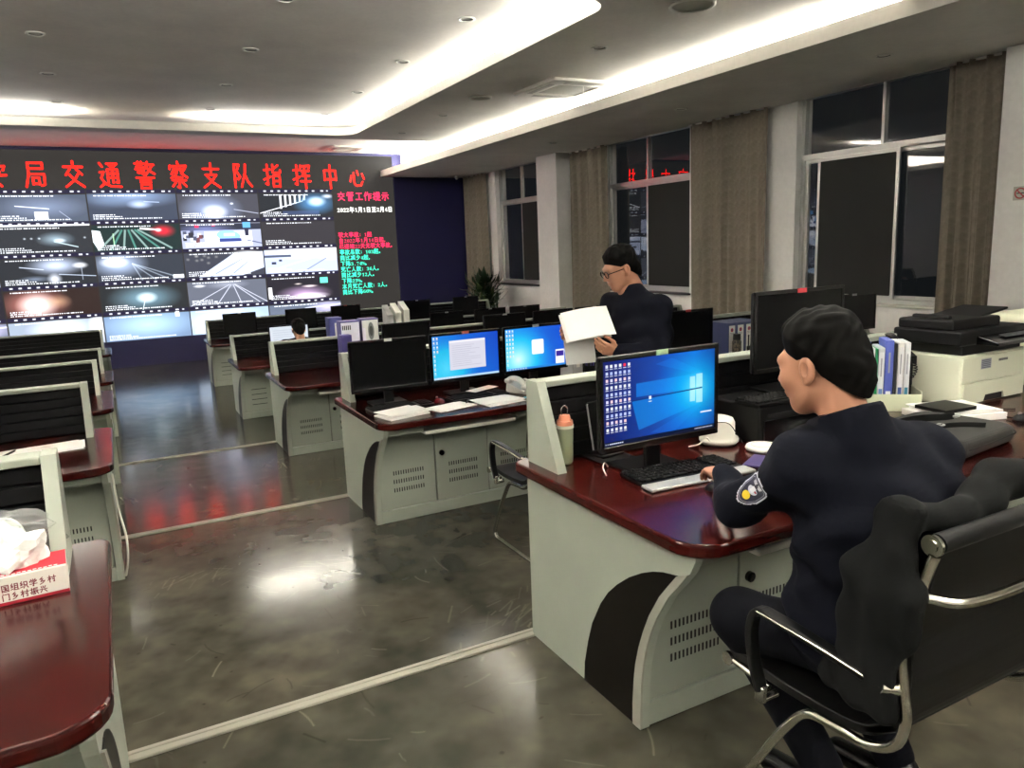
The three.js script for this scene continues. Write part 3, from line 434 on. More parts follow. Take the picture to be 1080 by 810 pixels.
// downlights (switched off), speakers, detectors, cassettes
{
  const rim = ready([lathe([[0.062, 0.001], [0.085, 0.0], [0.088, -0.006], [0.075, -0.01], [0.062, -0.006], [0.06, 0.03]], 28)]), cup = ready([lathe([[0.061, 0.0], [0.05, 0.004], [0.0001, 0.005]], 24)]);
  const at = [];
  for (const [x, list] of [[-0.345, [-7.3, -9.13, -10.95, -12.75]], [1.68, [-7.25, -9.08, -11.0, -12.78]], [3.44, [-7.24, -9.08, -10.95, -12.78]], [-2.1, [-9.1, -10.95]]]) for (const z of list) at.push([x, 3.85, z, 'inside the big cove', ['fourth', 'third', 'second', 'first'][list.length < 4 ? list.indexOf(z) + 1 : list.indexOf(z)] + ' from video wall in the ' + ({ '-0.345': 'second', '1.68': 'third', '3.44': 'rightmost', '-2.1': 'leftmost' })[x] + ' column']);
  for (const z of [-6.79, -10.9, -12.7]) at.push([4.72, 3.58, z, 'in the band beside the cassette', z > -7 ? 'nearest one' : z > -11 ? 'just past the speaker' : 'last before the video wall']);
  for (const [x, z] of [[0.2, -15.3], [1.9, -15.35], [3.4, -15.3], [5.2, -15.2]]) at.push([x, 3.85, z, 'in the reddish ceiling before the video wall', x < 1 ? 'first from the left' : x < 3 ? 'second from the left' : x < 4 ? 'third from the left' : 'beside the red cassette']);
  for (const z of [-5.2, -8.2, -11.5]) at.push([7.0, 3.32, z, 'in the window soffit', z > -6 ? 'before the nearest window' : z > -9 ? 'before the wide curtain' : 'before the curtain by the pillar']);
  for (const [x, y, z, where, which] of at) {
    const t = thing('downlight', 'unlit downlight ' + where + ', ' + which, 'downlight', [x, y, z], 0, 'downlights ' + where);
    obj('rim', rim, M.white, t); obj('reflector', cup, flat(0x4a4842, 0.4), t).position.y = -0.004;
  }
  for (const [z, r, lab] of [[-5.33, 0.2, 'round white ceiling speaker near the frame top'], [-9.51, 0.16, 'round white ceiling speaker beyond the air conditioner']]) {
    const t = thing('ceiling_speaker', lab, 'speaker', [4.67, 3.58, z]);
    obj('rim', [lathe([[r - 0.03, 0], [r, 0], [r, -0.012], [r - 0.02, -0.018], [r - 0.03, -0.006]], 40)], M.white, t);
    obj('grille', [lathe([[r - 0.028, -0.004], [r * 0.5, -0.007], [0.0001, -0.008]], 40)], flat(0xbdbab0, 0.8), t);
  }
  const cass = (x, y, z, s, lab) => {
    const t = thing('air_conditioner', lab, 'air conditioner', [x, y, z]);
    const toY = (g, yy) => g.rotateX(Math.PI / 2).translate(0, yy, 0);
    obj('panel', [toY(extr(rrect(-s, s, -s, s, 0.04), 0.03, 0.008, [rrect(-s * 0.56, s * 0.56, -s * 0.56, s * 0.56, 0.03)]), 0)], flat(0xd8d6cc, 0.5), t);
    for (let k = 0; k < 4; k++) { const v = obj('vane', [rb(s * 1.1, 0.012, 0.075, 0.005, 0, -0.036, s * 0.76)], flat(0x9c9a92, 0.5), t); v.rotation.y = k * Math.PI / 2; }
    const gr = obj('intake_grille', [b6(-s * 0.55, s * 0.55, -0.022, -0.016, -s * 0.55, s * 0.55)], flat(0x45433e, 0.7), t);
    const bars = []; for (let k = -9; k <= 9; k++) bars.push(bx(s * 1.08, 0.008, 0.008, 0, -0.026, k * s * 0.055)); obj('grille_bars', bars, flat(0xb0aea5, 0.6), gr);
    return t;
  };
  const a = cass(5.48, 3.58, -8.62, 0.52, 'white four-way ceiling cassette air conditioner beside the window soffit');
  obj('hanging_ribbon', [bx(0.012, 0.16, 0.004, 0.05, -0.11, 0.3)], M.white, a);
  cass(4.9, 3.85, -16.75, 0.36, 'square ceiling cassette lit red above the video wall');
  const d = thing('dome_camera', 'small white dome camera under the soffit before the blue wall', 'camera', [7.72, 3.32, -17.2]);
  obj('mount', [cy(0.06, 0.06, 0.03, 0, -0.015, 0)], M.white, d); obj('dome', [new THREE.SphereGeometry(0.05, 20, 12).translate(0, -0.04, 0)], flat(0xb8b6b0, 0.3), d);
}
// curtains: pleated cloth hanging from a rail
function curtain(z0, z1, y0, folds, label, bow = 0) {
  const t = thing('curtain', label, 'curtain', [8.1, y0, (z0 + z1) / 2]), W = z1 - z0, H = 3.32 - y0 - 0.005, n = folds * 14, rows = 14, p = [], ix = [], uv = [];
  for (let j = 0; j <= rows; j++) for (let i = 0; i <= n; i++) {
    const s = i / n, v = j / rows, ph = s * folds * 2 * Math.PI + 0.7 * Math.sin(s * 9 + folds) + 0.12 * Math.sin(v * 5 + s * 20), amp = 0.058 * (0.8 + 0.35 * Math.sin(s * 23 + folds));
    const sway = bow * Math.sin((1 - v) * 2.6) * (1 - s);
    p.push(amp * Math.sin(ph) + 0.012 * Math.sin(ph * 2 + v * 3), v * H, -W / 2 + W * s - sway); uv.push(s * W * 2.2, v * H);
  }
  for (let j = 0; j < rows; j++) for (let i = 0; i < n; i++) { const a = j * (n + 1) + i, b = a + 1, c = a + n + 1, d = c + 1; ix.push(a, c, b, b, c, d); }
  const back = p.length / 3, q = p.slice(); for (let i = 0; i < q.length; i += 3) q[i] += 0.004;
  const m = ix.length; for (let i = 0; i < m; i += 3) ix.push(ix[i] + back, ix[i + 2] + back, ix[i + 1] + back);
  const g = new THREE.BufferGeometry(); g.setAttribute('position', new THREE.Float32BufferAttribute(p.concat(q), 3)); g.setAttribute('uv', new THREE.Float32BufferAttribute(uv.concat(uv), 2)); g.setIndex(ix); g.computeVertexNormals();
  obj('cloth', [g], M.curtain, t, true);
  obj('rail', [bx(0.03, 0.02, W, 0, H - 0.006, 0)], M.white, t);
}
curtain(-17.66, -16.42, Y4 + 0.05, 5, 'grey beige pleated curtain in the corner by the blue wall');
curtain(-12.7, -11.5, -0.35, 5, 'grey beige pleated curtain beside the square pillar');
curtain(-9.3, -7.72, -0.35, 8, 'wide grey beige curtain between the second and third windows');
curtain(-5.22, -4.62, -0.1, 4, 'grey beige curtain drawn aside next to the near pillar', 0.0);
{
  const s = thing('no_smoking_sign', 'small no smoking sign on the near pillar', 'sign', [7.926, 1.93, -4.32], -Math.PI / 2);
  const tex = canvasTex(128, 128, (g) => { g.fillStyle = '#b9b4a8'; g.fillRect(0, 0, 128, 128); g.lineWidth = 13; g.strokeStyle = '#a8383c'; g.beginPath(); g.arc(64, 64, 46, 0, 7); g.stroke(); g.fillStyle = '#2a2020'; g.fillRect(30, 58, 68, 10); g.strokeStyle = '#a8383c'; g.beginPath(); g.moveTo(32, 32); g.lineTo(96, 96); g.stroke(); });
  const p = obj('plate', uvPlane(0.13, 0.13), print(tex), s); p.position.z = 0.004;
  obj('backing', [bx(0.13, 0.13, 0.004, 0, 0, 0.001)], M.white, s);
}

// ---------- control desks ----------
const DESK_H = 0.755, D = 1.06;
const INLAY = [[0.469, 0.004], [0.475, 0.08], [0.5, 0.175], [0.53, 0.262], [0.587, 0.364], [0.635, 0.426], [0.69, 0.478], [0.757, 0.53], [0.825, 0.571], [0.88, 0.597], [0.93, 0.614], [1.0, 0.628]];
const EDGE = [[1.0, 0.628], [0.96, 0.58], [0.919, 0.529], [0.867, 0.442], [0.835, 0.37], [0.812, 0.306], [0.793, 0.235], [0.783, 0.17], [0.776, 0.08], [0.775, 0.004]];
const EDGE2 = [[1.052, 0.653], [1.01, 0.6], [0.963, 0.545], [0.905, 0.45], [0.875, 0.385], [0.852, 0.32], [0.834, 0.245], [0.824, 0.17], [0.819, 0.08], [0.818, 0.004]];
const slotGeo = (() => { const s = []; for (let r = 0; r < 3; r++) for (let c = 0; c < 13; c++) s.push(bx(0.007, 0.028, 0.003, 0.1 + c * 0.0175, 0.13 + r * 0.06, 0)); return ready(s); })();
const louvGeo = (() => { const s = []; for (let r = 0; r < 4; r++) s.push(bx(0.2, 0.008, 0.004, 0.2, 0.1 + r * 0.07, 0)); return ready(s); })();
const doorGeo = ready([rb(0.4, 0.545, 0.018, 0.004, 0.2, 0.2725, 0)]);
const knobGeo = ready([new THREE.CylinderGeometry(0.019, 0.019, 0.016, 18).rotateX(Math.PI / 2), new THREE.CylinderGeometry(0.012, 0.014, 0.026, 14).rotateX(Math.PI / 2)]);
// x runs from the aisle end (0) to L along dir; z from the back edge (0) to the sitter's edge (D)
function desk(x, y, z, L, dir, label, group, louvre) {
  const t = thing('control_desk', label, 'desk', [x, y, z], 0, group), X = (a) => a * dir;
  const sx = (a, b, y0, y1, z0, z1, r = 0.004) => rb(b - a, y1 - y0, z1 - z0, r, X((a + b) / 2), (y0 + y1) / 2, (z0 + z1) / 2);
  const out = rrect(0, L, 0, D + 0.06, [0.05, 0.05, 0.05, 0.12], 8).map(([a, b]) => [X(a), b]);
  if (dir < 0) out.reverse();
  obj('tabletop', [extr(out, 0.022, 0.011).rotateX(Math.PI / 2).translate(0, DESK_H - 0.011, 0)], M.wood, t);
  const side = (pts, x0, x1, bev = 0) => { const g = extr(pts.map(([a, b]) => [-a, b]), Math.abs(x1 - x0), bev).rotateY(Math.PI / 2); return g.translate(Math.min(X(x0), X(x1)), 0, 0); };
  const full = [[0.07, 0.004], ...EDGE2.slice().reverse(), [1.075, 0.70], [1.075, 0.712], [0.07, 0.712]];
  for (const e of [0, 1]) {
    const x0 = e ? L - 0.065 : 0.035, x1 = x0 + 0.03, p = obj('end_panel', [side(full, x0, x1)], M.cream, t);
    if (e) continue;
    obj('dark_inlay', [side([...INLAY, ...EDGE.slice(1)], x0 - 0.004, x0 - 0.0005)], M.inlay, p);
    obj('curved_edge_strip', [side([...EDGE, ...EDGE2.slice().reverse()], x0 - 0.009, x0 - 0.0005)], M.creamDark, p);
  }
  obj('carcass', [sx(0.07, L - 0.07, 0.0, 0.66, 0.16, 0.785), sx(0.07, L - 0.07, 0.66, 0.72, 0.1, 0.86)], flat(0x55564f, 0.6), t);
  obj('plinth', [sx(0.066, L - 0.066, 0.002, 0.085, 0.77, 0.812)], M.cream, t);
  obj('apron', [sx(0.066, 0.32, 0.655, 0.712, 0.86, 1.03), sx(1.02, 1.26, 0.655, 0.712, 0.86, 1.03), sx(2.05, 2.3, 0.655, 0.712, 0.86, 1.03), sx(3.1, 3.34, 0.655, 0.712, 0.86, 1.03)], M.cream, t);
  for (let k = 0; k < 3; k++) obj('keyboard_tray', [sx(0.33 + k * 1.03, 1.0 + k * 1.03, 0.63, 0.655, 0.62, 1.035, 0.008)], M.white, t);
  const n = Math.min(Math.floor((L - 0.15) / 0.409), 13);
  for (let k = 0; k < n; k++) {
    const d = obj('cabinet_door', doorGeo, M.cream, t); d.position.set(dir > 0 ? 0.07 + k * 0.409 : -(0.07 + k * 0.409 + 0.4), 0.09, 0.796);
    const s = obj('vent_slots', louvre ? louvGeo : slotGeo, M.dark, d); s.position.z = 0.009; s.userData.kind = 'stuff';
    if (k % 2) { const kn = obj('lock_knob', knobGeo, M.blackGloss, d); kn.position.set(0.045, 0.34, 0.016); }
  }
  const ht = dir < 0 ? 1.078 : 1.095, wedge = [[0.045, DESK_H], [0.275, DESK_H], [0.13, ht], [0.045, ht]], in0 = dir < 0 ? 0.045 : 0;
  obj('screen_end', [side(wedge, 0.058 + in0, 0.098 + in0)], M.cream, t);
  obj('screen_end', [side(wedge, L - 0.098, L - 0.058)], M.cream, t);
  const sp = (ht - 0.03 - DESK_H) / 5; for (let k = 0; k < 5; k++) obj('slat', [sx(0.1 + in0, L - 0.1, DESK_H + 0.003 + k * sp, DESK_H + sp - 0.003 + k * sp, 0.078, 0.1, 0.005)], M.slat, t);
  obj('screen_back', [sx(0.1 + in0, L - 0.1, DESK_H + 0.001, ht - 0.027, 0.06, 0.084)], M.dark, t);
  obj('top_rail', [sx(0.099 + in0, L - 0.099, ht - 0.026, ht - 0.001, 0.048, 0.135, 0.006)], M.cream, t);
  return t;
}
const ROWS = [[0, -2.66], [Y2, -5.53], [Y3, -8.4], [Y4, -11.46], [Y4, -14.55]];
const ord = ['nearest', 'second', 'third', 'fourth', 'farthest'];
ROWS.forEach(([y, z], i) => {
  desk(1.375, y, z, 5.75, 1, [`red-topped control desk the seated man works at`, 'red-topped control desk holding two lit blue monitors', 'red-topped control desk with purple boxes behind its screen', 'red-topped control desk where a head shows before a white monitor', 'red-topped control desk closest to the video wall, window side'][i], 'control desks on the window side', i > 2);
  desk(-0.095, y, z, 4.4, -1, ['red-topped control desk carrying the tissue box', 'red-topped control desk carrying loose papers and a pen', 'third empty control desk behind the tissue box', 'fourth empty control desk behind the tissue box', 'empty control desk closest to the video wall, aisle edge side'][i], 'control desks left of the aisle', i > 2);
});
const TOP = ROWS.map(([y]) => y + DESK_H + 0.0005);

// ---------- monitors ----------
const mon = {
  shell: ready([rb(0.56, 0.35, 0.024, 0.01, 0, 0.29, -0.006), rb(0.34, 0.22, 0.03, 0.014, 0, 0.28, -0.026)]),
  bezel: ready([rb(0.562, 0.02, 0.014, 0.004, 0, 0.459, 0.006), rb(0.562, 0.026, 0.014, 0.004, 0, 0.121, 0.006), rb(0.018, 0.35, 0.014, 0.004, -0.272, 0.29, 0.006), rb(0.018, 0.35, 0.014, 0.004, 0.272, 0.29, 0.006)]),
  glass: ready([bx(0.528, 0.318, 0.003, 0, 0.291, 0.0075)]), screen: uvPlane(0.526, 0.316),
  neck: ready([rb(0.07, 0.26, 0.026, 0.008, 0, 0.135, -0.05)]), foot: ready([rb(0.25, 0.014, 0.17, 0.006, 0, 0.007, -0.095)]),
  tagg: ready([bx(0.055, 0.02, 0.003, 0, 0.461, 0.0145)]),
};
const offScreen = P({ color: 0x0a0a0b, roughness: 0.3, specularIntensity: 0.4 });
function monitor(x, y, z, label, { turn = 0, tex = null, tagColor = null, group = 'switched-off monitors', k = 0.26, glow = [0.3, 0.55, 1.0] } = {}) {
  const t = thing('monitor', label, 'monitor', [x, y, z], turn, tex ? 'lit monitors' : group);
  obj('housing', mon.shell, M.black, t); obj('bezel', mon.bezel, M.blackGloss, t); obj('neck', mon.neck, M.black, t); obj('foot', mon.foot, M.black, t);
  if (tex) {
    const s = obj('screen', mon.screen, lit(tex, k), t); s.position.set(0, 0.291, 0.0078);
    const l = new THREE.RectAreaLight(new THREE.Color(...glow), 0.008, 0.526, 0.316); l.rotation.y = Math.PI; l.position.set(0, 0.291, 0.012); t.add(l);
  } else obj('screen', mon.glass, offScreen, t);
  if (tagColor) obj('sticker', mon.tagg, flat(tagColor, 0.6), t);
  return t;
}
monitor(1.782, TOP[0] - 0.012 + 0.012, -2.205, 'lit monitor with blue light-beam desktop in front of the seated man', { tex: deskTen, tagColor: 0x8fae86, k: 0.26 });
monitor(1.655, TOP[1], -5.0, 'switched-off monitor at the aisle end of the second desk', { tagColor: 0xb9b9b2 });
monitor(2.245, TOP[1], -5.0, 'lit monitor with a pale document window on blue', { tex: deskSeven(true), tagColor: 0xb05a4c, k: 0.26 });
monitor(2.835, TOP[1], -5.0, 'lit monitor with a white square on turquoise beside the white telephone', { tex: deskSeven(false), tagColor: 0x9aa29a, k: 0.29 });
monitor(4.34, TOP[1], -5.0, 'switched-off monitor with a red sticker directly beside the four binders', { tagColor: 0xa8282c });
monitor(5.38, TOP[1], -5.0, 'switched-off monitor peeping up behind the seated man, red sticker', { tagColor: 0xb02830 });
monitor(6.45, TOP[1], -5.0, 'switched-off monitor above the blue binders, before the third window', { tagColor: 0x8a8a88, turn: -0.15 });
for (const [x, lab, c] of [[2.84, 'switched-off monitor just above the two lit monitors, first after the purple boxes', null], [4.07, 'switched-off monitor in the third row above the turquoise lit monitor', 0x8a8a88], [4.74, 'switched-off monitor in the third row behind the white sheets', null], [5.34, 'switched-off monitor in the third row left of the standing man', 0x8a8a88]]) monitor(x, TOP[2], -7.9, lab, { tagColor: c });
monitor(2.17, TOP[3], -10.9, 'lit white monitor behind the dark head in the fourth row', { tex: deskWhite, k: 0.25, glow: [1, 1, 1] });
for (const [x, lab, c] of [[4.6, 'switched-off monitor in the fourth row, left of the plant', 0x8a8a88], [5.36, 'switched-off monitor in the fourth row, below the plant', 0x8a8a88], [6.0, 'switched-off monitor in the fourth row under the first window', 0x8a8a88]]) monitor(x, TOP[3], -10.9, lab, { tagColor: c });
for (const [x, lab, c] of [[1.95, 'switched-off monitor on the farthest desk at the aisle end', 0x8a8a88], [3.02, 'switched-off monitor on the farthest desk above the dark head', null], [3.85, 'switched-off monitor on the farthest desk below the green lettering', 0x8a3030], [5.27, 'switched-off monitor on the farthest desk before the blue wall', 0x8a8a88], [6.32, 'switched-off monitor on the farthest desk beside the plant', 0x8a8a88]]) monitor(x, TOP[4], -13.95, lab, { tagColor: c });

// ---------- keyboards, mice, telephones ----------
const kb = {
  body: ready([extr([[-0.225, 0], [0.225, 0], [0.225, 0.012], [-0.225, 0.012]], 0.15, 0.004).translate(0, 0, -0.075)]),
  keys: (() => { const s = []; for (let r = 0; r < 6; r++) for (let c = 0; c < 19; c++) { if (c === 14 || (r === 0 && (c === 1 || c === 5))) continue; if (r === 5 && c > 3 && c < 9) { if (c === 4) s.push(rb(0.108, 0.008, 0.017, 0.003, -0.212 + 6 * 0.0228, 0.017, 0.06, 1)); continue; } s.push(rb(0.019, 0.009, 0.017, 0.003, -0.212 + c * 0.0228 + (c > 14 ? 0.004 : 0), 0.0175, -0.062 + r * 0.0232 + (r ? 0.003 : 0), 1)); } return ready(s); })(),
  rest: ready([rb(0.47, 0.012, 0.07, 0.005, 0, 0.005, 0.112)]),
};
function keyboard(x, y, z, turn, label, rest) {
  const t = thing('keyboard', label, 'keyboard', [x, y, z], turn);
  obj('body', kb.body, M.black, t); const k = obj('keys', kb.keys, M.rubber, t); k.userData.kind = 'stuff';
  if (rest) obj('palm_rest', kb.rest, M.silver, t);
  return t;
}
keyboard(1.83, TOP[0] + 0.002, -2.14, -0.06, 'black keyboard with a silver palm rest below the light-beam monitor', true);
keyboard(1.67, TOP[1] + 0.002, -4.86, 0.02, 'black keyboard below the switched-off monitor at the second desk end');
keyboard(2.26, TOP[1] + 0.002, -4.86, 0.06, 'black keyboard behind the loose sheets below the document monitor');
keyboard(3.07, TOP[1] + 0.002, -4.83, 0.05, 'black keyboard right of the white telephone');
const mouseGeo = ready([new THREE.SphereGeometry(1, 20, 12, 0, 6.283, 0, 1.5708).scale(0.032, 0.034, 0.055)]);
function mouse(x, y, z, turn, label, mat, cord) {
  const t = thing('mouse', label, 'mouse', [x, y, z], turn); obj('shell', mouseGeo, mat, t); obj('wheel', [cy(0.009, 0.009, 0.007, 0, 0, 0, 14).rotateZ(Math.PI / 2).translate(0, 0.03, -0.025)], M.silver, t);
  if (cord) obj('cord', [tube(cord, 0.0025)], M.rubber, t);
}
mouse(1.8, TOP[0], -1.9, 0.5, 'black mouse by the seated man\'s elbow', M.black);
mouse(3.6, TOP[0], -1.86, 0.9, 'black mouse with its cord in front of the printer', M.black, [[0, 0.01, -0.05], [0.1, 0.004, -0.1], [0.2, 0.004, -0.06], [0.22, 0.004, 0.05]]);
mouse(1.96, TOP[1], -4.86, 0.3, 'dark red mouse between the two keyboards of the second desk', P({ color: 0x5c0d12, roughness: 0.25 }));
{
  const t = thing('telephone', 'off white desk telephone below the turquoise monitor', 'telephone', [2.63, TOP[1], -4.83], 0.3);
  const c = flat(0xb9b6ae, 0.5);
  obj('body', [extr([[-0.09, 0], [0.1, 0], [0.1, 0.025], [-0.08, 0.075]], 0.2, 0.006).translate(0, 0, -0.1).rotateY(-Math.PI / 2)], c, t);
  obj('handset', [tube([[-0.075, 0.085, -0.09], [-0.075, 0.105, -0.05], [-0.075, 0.1, 0.03], [-0.075, 0.06, 0.085]], 0.019, 10), rb(0.05, 0.035, 0.055, 0.014, -0.075, 0.082, -0.085), rb(0.05, 0.035, 0.055, 0.014, -0.075, 0.05, 0.085)], flat(0xc6c3bc, 0.45), t);
  obj('display', [bx(0.08, 0.004, 0.045).rotateX(0.22).translate(0.03, 0.07, -0.055)], flat(0x6f5f5c, 0.4), t);
  const k = []; for (let r = 0; r < 4; r++) for (let q = 0; q < 3; q++) k.push(rb(0.017, 0.008, 0.013, 0.003, 0.005 + q * 0.026, 0.058 - r * 0.006, -0.015 + r * 0.022, 1)); obj('keypad', k, flat(0x8e8c88, 0.5), t);
}

// ---------- chairs ----------
function sweepRect(pts, w, h) {                                      // flat bar along a path lying in a plane of constant x
  const sh = new THREE.Shape(rrect(-w / 2, w / 2, -h / 2, h / 2, Math.min(w, h) * 0.3, 3).map(([a, b]) => new THREE.Vector2(a, b)));
  return new THREE.ExtrudeGeometry(sh, { steps: pts.length * 5, extrudePath: new THREE.CatmullRomCurve3(pts.map((p) => V(...p)), false, 'centripetal') });
}
// local: seat faces -z, floor at 0, width along x; profile points (z, y) read off the chair in the photograph
function chair(x, y, z, turn, label, w = 0.55) {
  const t = thing('office_chair', label, 'chair', [x, y, z], turn, 'black chrome-framed chairs'), h = w / 2;
  const prof = [[0.275, 0.965], [0.245, 0.86], [0.215, 0.72], [0.225, 0.63], [0.235, 0.56], [0.215, 0.49], [0.15, 0.447], [0.06, 0.44], [-0.03, 0.425], [-0.1, 0.34], [-0.185, 0.2], [-0.24, 0.1], [-0.262, 0.045], [-0.24, 0.018], [-0.15, 0.013], [0.1, 0.013], [0.26, 0.013]];
  for (const s of [-1, 1]) {
    obj('side_tube', [tube(prof.map(([a, b]) => [s * h, b, a]), 0.0125, 10, 90)], M.chrome, t);
    obj('roll_cap', [cy(0.024, 0.024, 0.008, 0, 0, 0, 20).rotateZ(Math.PI / 2).translate(s * (h + 0.004), 0.985, 0.272), cy(0.013, 0.013, 0.013, 0, 0, 0, 16).rotateZ(Math.PI / 2).translate(s * (h + 0.004), 0.985, 0.272)], M.chrome, t);
    const arm = obj('armrest', [sweepRect([[s * (h + 0.03), 0.635, 0.19], [s * (h + 0.03), 0.648, 0.06], [s * (h + 0.03), 0.66, -0.1], [s * (h + 0.03), 0.655, -0.17], [s * (h + 0.03), 0.6, -0.192], [s * (h + 0.03), 0.5, -0.18], [s * (h + 0.025), 0.43, -0.16]], 0.036, 0.022)], M.leather, t);
    obj('rear_bracket', [rod([s * (h - 0.005), 0.625, 0.222], [s * (h + 0.045), 0.638, 0.2], 0.013)], M.chrome, arm);
    obj('front_bracket', [rod([s * (h + 0.03), 0.405, -0.155], [s * (h - 0.02), 0.41, -0.15], 0.012), rb(0.02, 0.05, 0.03, 0.006, s * (h + 0.028), 0.42, -0.158)], M.chrome, arm);
    obj('arm_edge', [tube([[s * (h + 0.046), 0.64, 0.2], [s * (h + 0.046), 0.652, 0.05], [s * (h + 0.046), 0.661, -0.16]], 0.0045)], M.chrome, arm);
    obj('seat_rail', [rod([s * (h - 0.005), 0.425, -0.16], [s * (h - 0.005), 0.44, -0.305], 0.009), cy(0.02, 0.02, 0.01, 0, 0, 0, 18).rotateZ(Math.PI / 2).translate(s * h, 0.44, -0.31)], M.chrome, t);
  }
  const sling = [[0.272, 0.985], [0.25, 0.87], [0.222, 0.74], [0.222, 0.62], [0.2, 0.52], [0.12, 0.465], [0, 0.448], [-0.15, 0.446], [-0.28, 0.452], [-0.31, 0.44]];
  const back = sling.slice(0, 6), seat = sling.slice(4);
  const sheet = (pts) => sweepRect(pts.map(([a, b]) => [0, b, a]), 0.026, w - 0.03);
  const panel = (pts, th) => { const g = sweepPanel(pts, w - 0.03, th); return g; };
  obj('backrest', [panel(back, 0.02), rod([-h + 0.01, 0.985, 0.272], [h - 0.01, 0.985, 0.272], 0.022, 18)], M.leather, t);
  obj('seat', [panel(seat, 0.026), rod([-h + 0.01, 0.44, -0.31], [h - 0.01, 0.44, -0.31], 0.017, 14)], M.leather, t);
  obj('back_spreader', [tube([[-h, 0.865, 0.262], [-h + 0.05, 0.855, 0.3], [0, 0.85, 0.318], [h - 0.05, 0.855, 0.3], [h, 0.865, 0.262]], 0.012, 8, 40).scale(1, 1, 1)], M.chrome, t);
  obj('floor_bar', [rod([-h, 0.013, 0.26], [h, 0.013, 0.26], 0.0125)], M.chrome, t);
  return t;
}
function sweepPanel(pts, w, th) {                                     // a bent board: profile (z, y) thickened and pushed along x
  const c = new THREE.CatmullRomCurve3(pts.map(([a, b]) => V(a, b, 0)), false, 'centripetal'), n = pts.length * 5, up = [], dn = [];
  for (let i = 0; i <= n; i++) { const p = c.getPoint(i / n), q = c.getTangent(i / n); up.push([p.x - q.y * th / 2, p.y + q.x * th / 2]); dn.unshift([p.x + q.y * th / 2, p.y - q.x * th / 2]); }
  return extr([...up, ...dn], w - 0.008, 0.004).translate(0, 0, -w / 2 + 0.004).rotateY(-Math.PI / 2);
}
chair(1.715, 0, -1.17, 0, 'black chrome-framed chair the seated man sits on');
chair(2.25, Y2, -3.82, 0.0, 'empty black chrome-framed chair at the second desk');

// ---------- things on the desks ----------
function sheets(name, x, y, z, turn, list, label, mat = M.paper, cat = 'papers', group) {   // list: [w, d, thickness, dx, dz, turn]
  const t = thing(name, label, cat, [x, y, z], turn, group); let h = 0;
  list.forEach(([w, d, th, dx, dz, a]) => { const m = obj('sheet', [rb(w, th, d, 0.0008, 0, th / 2, 0, 1)], mat, t); m.position.set(dx, h, dz); m.rotation.y = a; h += th + 0.0006; });
  return t;
}
sheets('paper_stack', 1.6, TOP[1] + 0.0005, -4.63, 0.12, [[0.3, 0.21, 0.01, 0, 0, 0.1], [0.29, 0.21, 0.006, 0.01, -0.01, -0.08], [0.3, 0.21, 0.006, 0.02, -0.012, 0.03], [0.28, 0.2, 0.004, -0.005, -0.02, 0.16]], 'untidy paper stack at the aisle end of the second desk');
sheets('paper_sheets', 1.96, TOP[1] + 0.0005, -4.66, 0.2, [[0.3, 0.2, 0.003, 0, 0, 0], [0.28, 0.2, 0.002, 0.01, 0.01, 0.1]], 'flat sheets between the paper stack and the raised sheet');
sheets('paper_sheets', 2.31, TOP[1] + 0.0005, -4.6, 0.12, [[0.3, 0.21, 0.004, 0, 0, 0], [0.3, 0.21, 0.003, 0.02, -0.03, 0.09], [0.3, 0.22, 0.003, -0.01, -0.05, -0.05]], 'white sheets in front of the document monitor, next to a blue folder');
sheets('paper_sheet', 2.36, TOP[1] + 0.026, -4.99, 0.4, [[0.26, 0.1, 0.003, 0, 0, 0]], 'single sheet lying behind the keyboard under the document monitor');
sheets('folder', 2.62, TOP[1] + 0.0005, -4.57, 0.1, [[0.22, 0.12, 0.006, 0, 0, 0]], 'turquoise folder at the edge of the second desk', flat(0x3fa3bd), 'folder');
{ const t = thing('pen', 'black pen lying across the sheets of the second desk', 'pen', [2.1, TOP[1] + 0.024, -4.68], 1.0); obj('barrel', [rod([-0.07, 0, 0], [0.06, 0, 0], 0.005)], M.black, t); obj('tip', [rod([0.06, 0, 0], [0.075, 0, 0], 0.002)], M.chrome, t); }
sheets('paper_sheets', 3.24, TOP[1] + 0.0005, -4.62, -0.2, [[0.3, 0.2, 0.003, 0, 0, 0], [0.28, 0.2, 0.002, 0.02, 0.02, 0.15]], 'grey sheets under the standing man\'s hand', M.paperGrey);
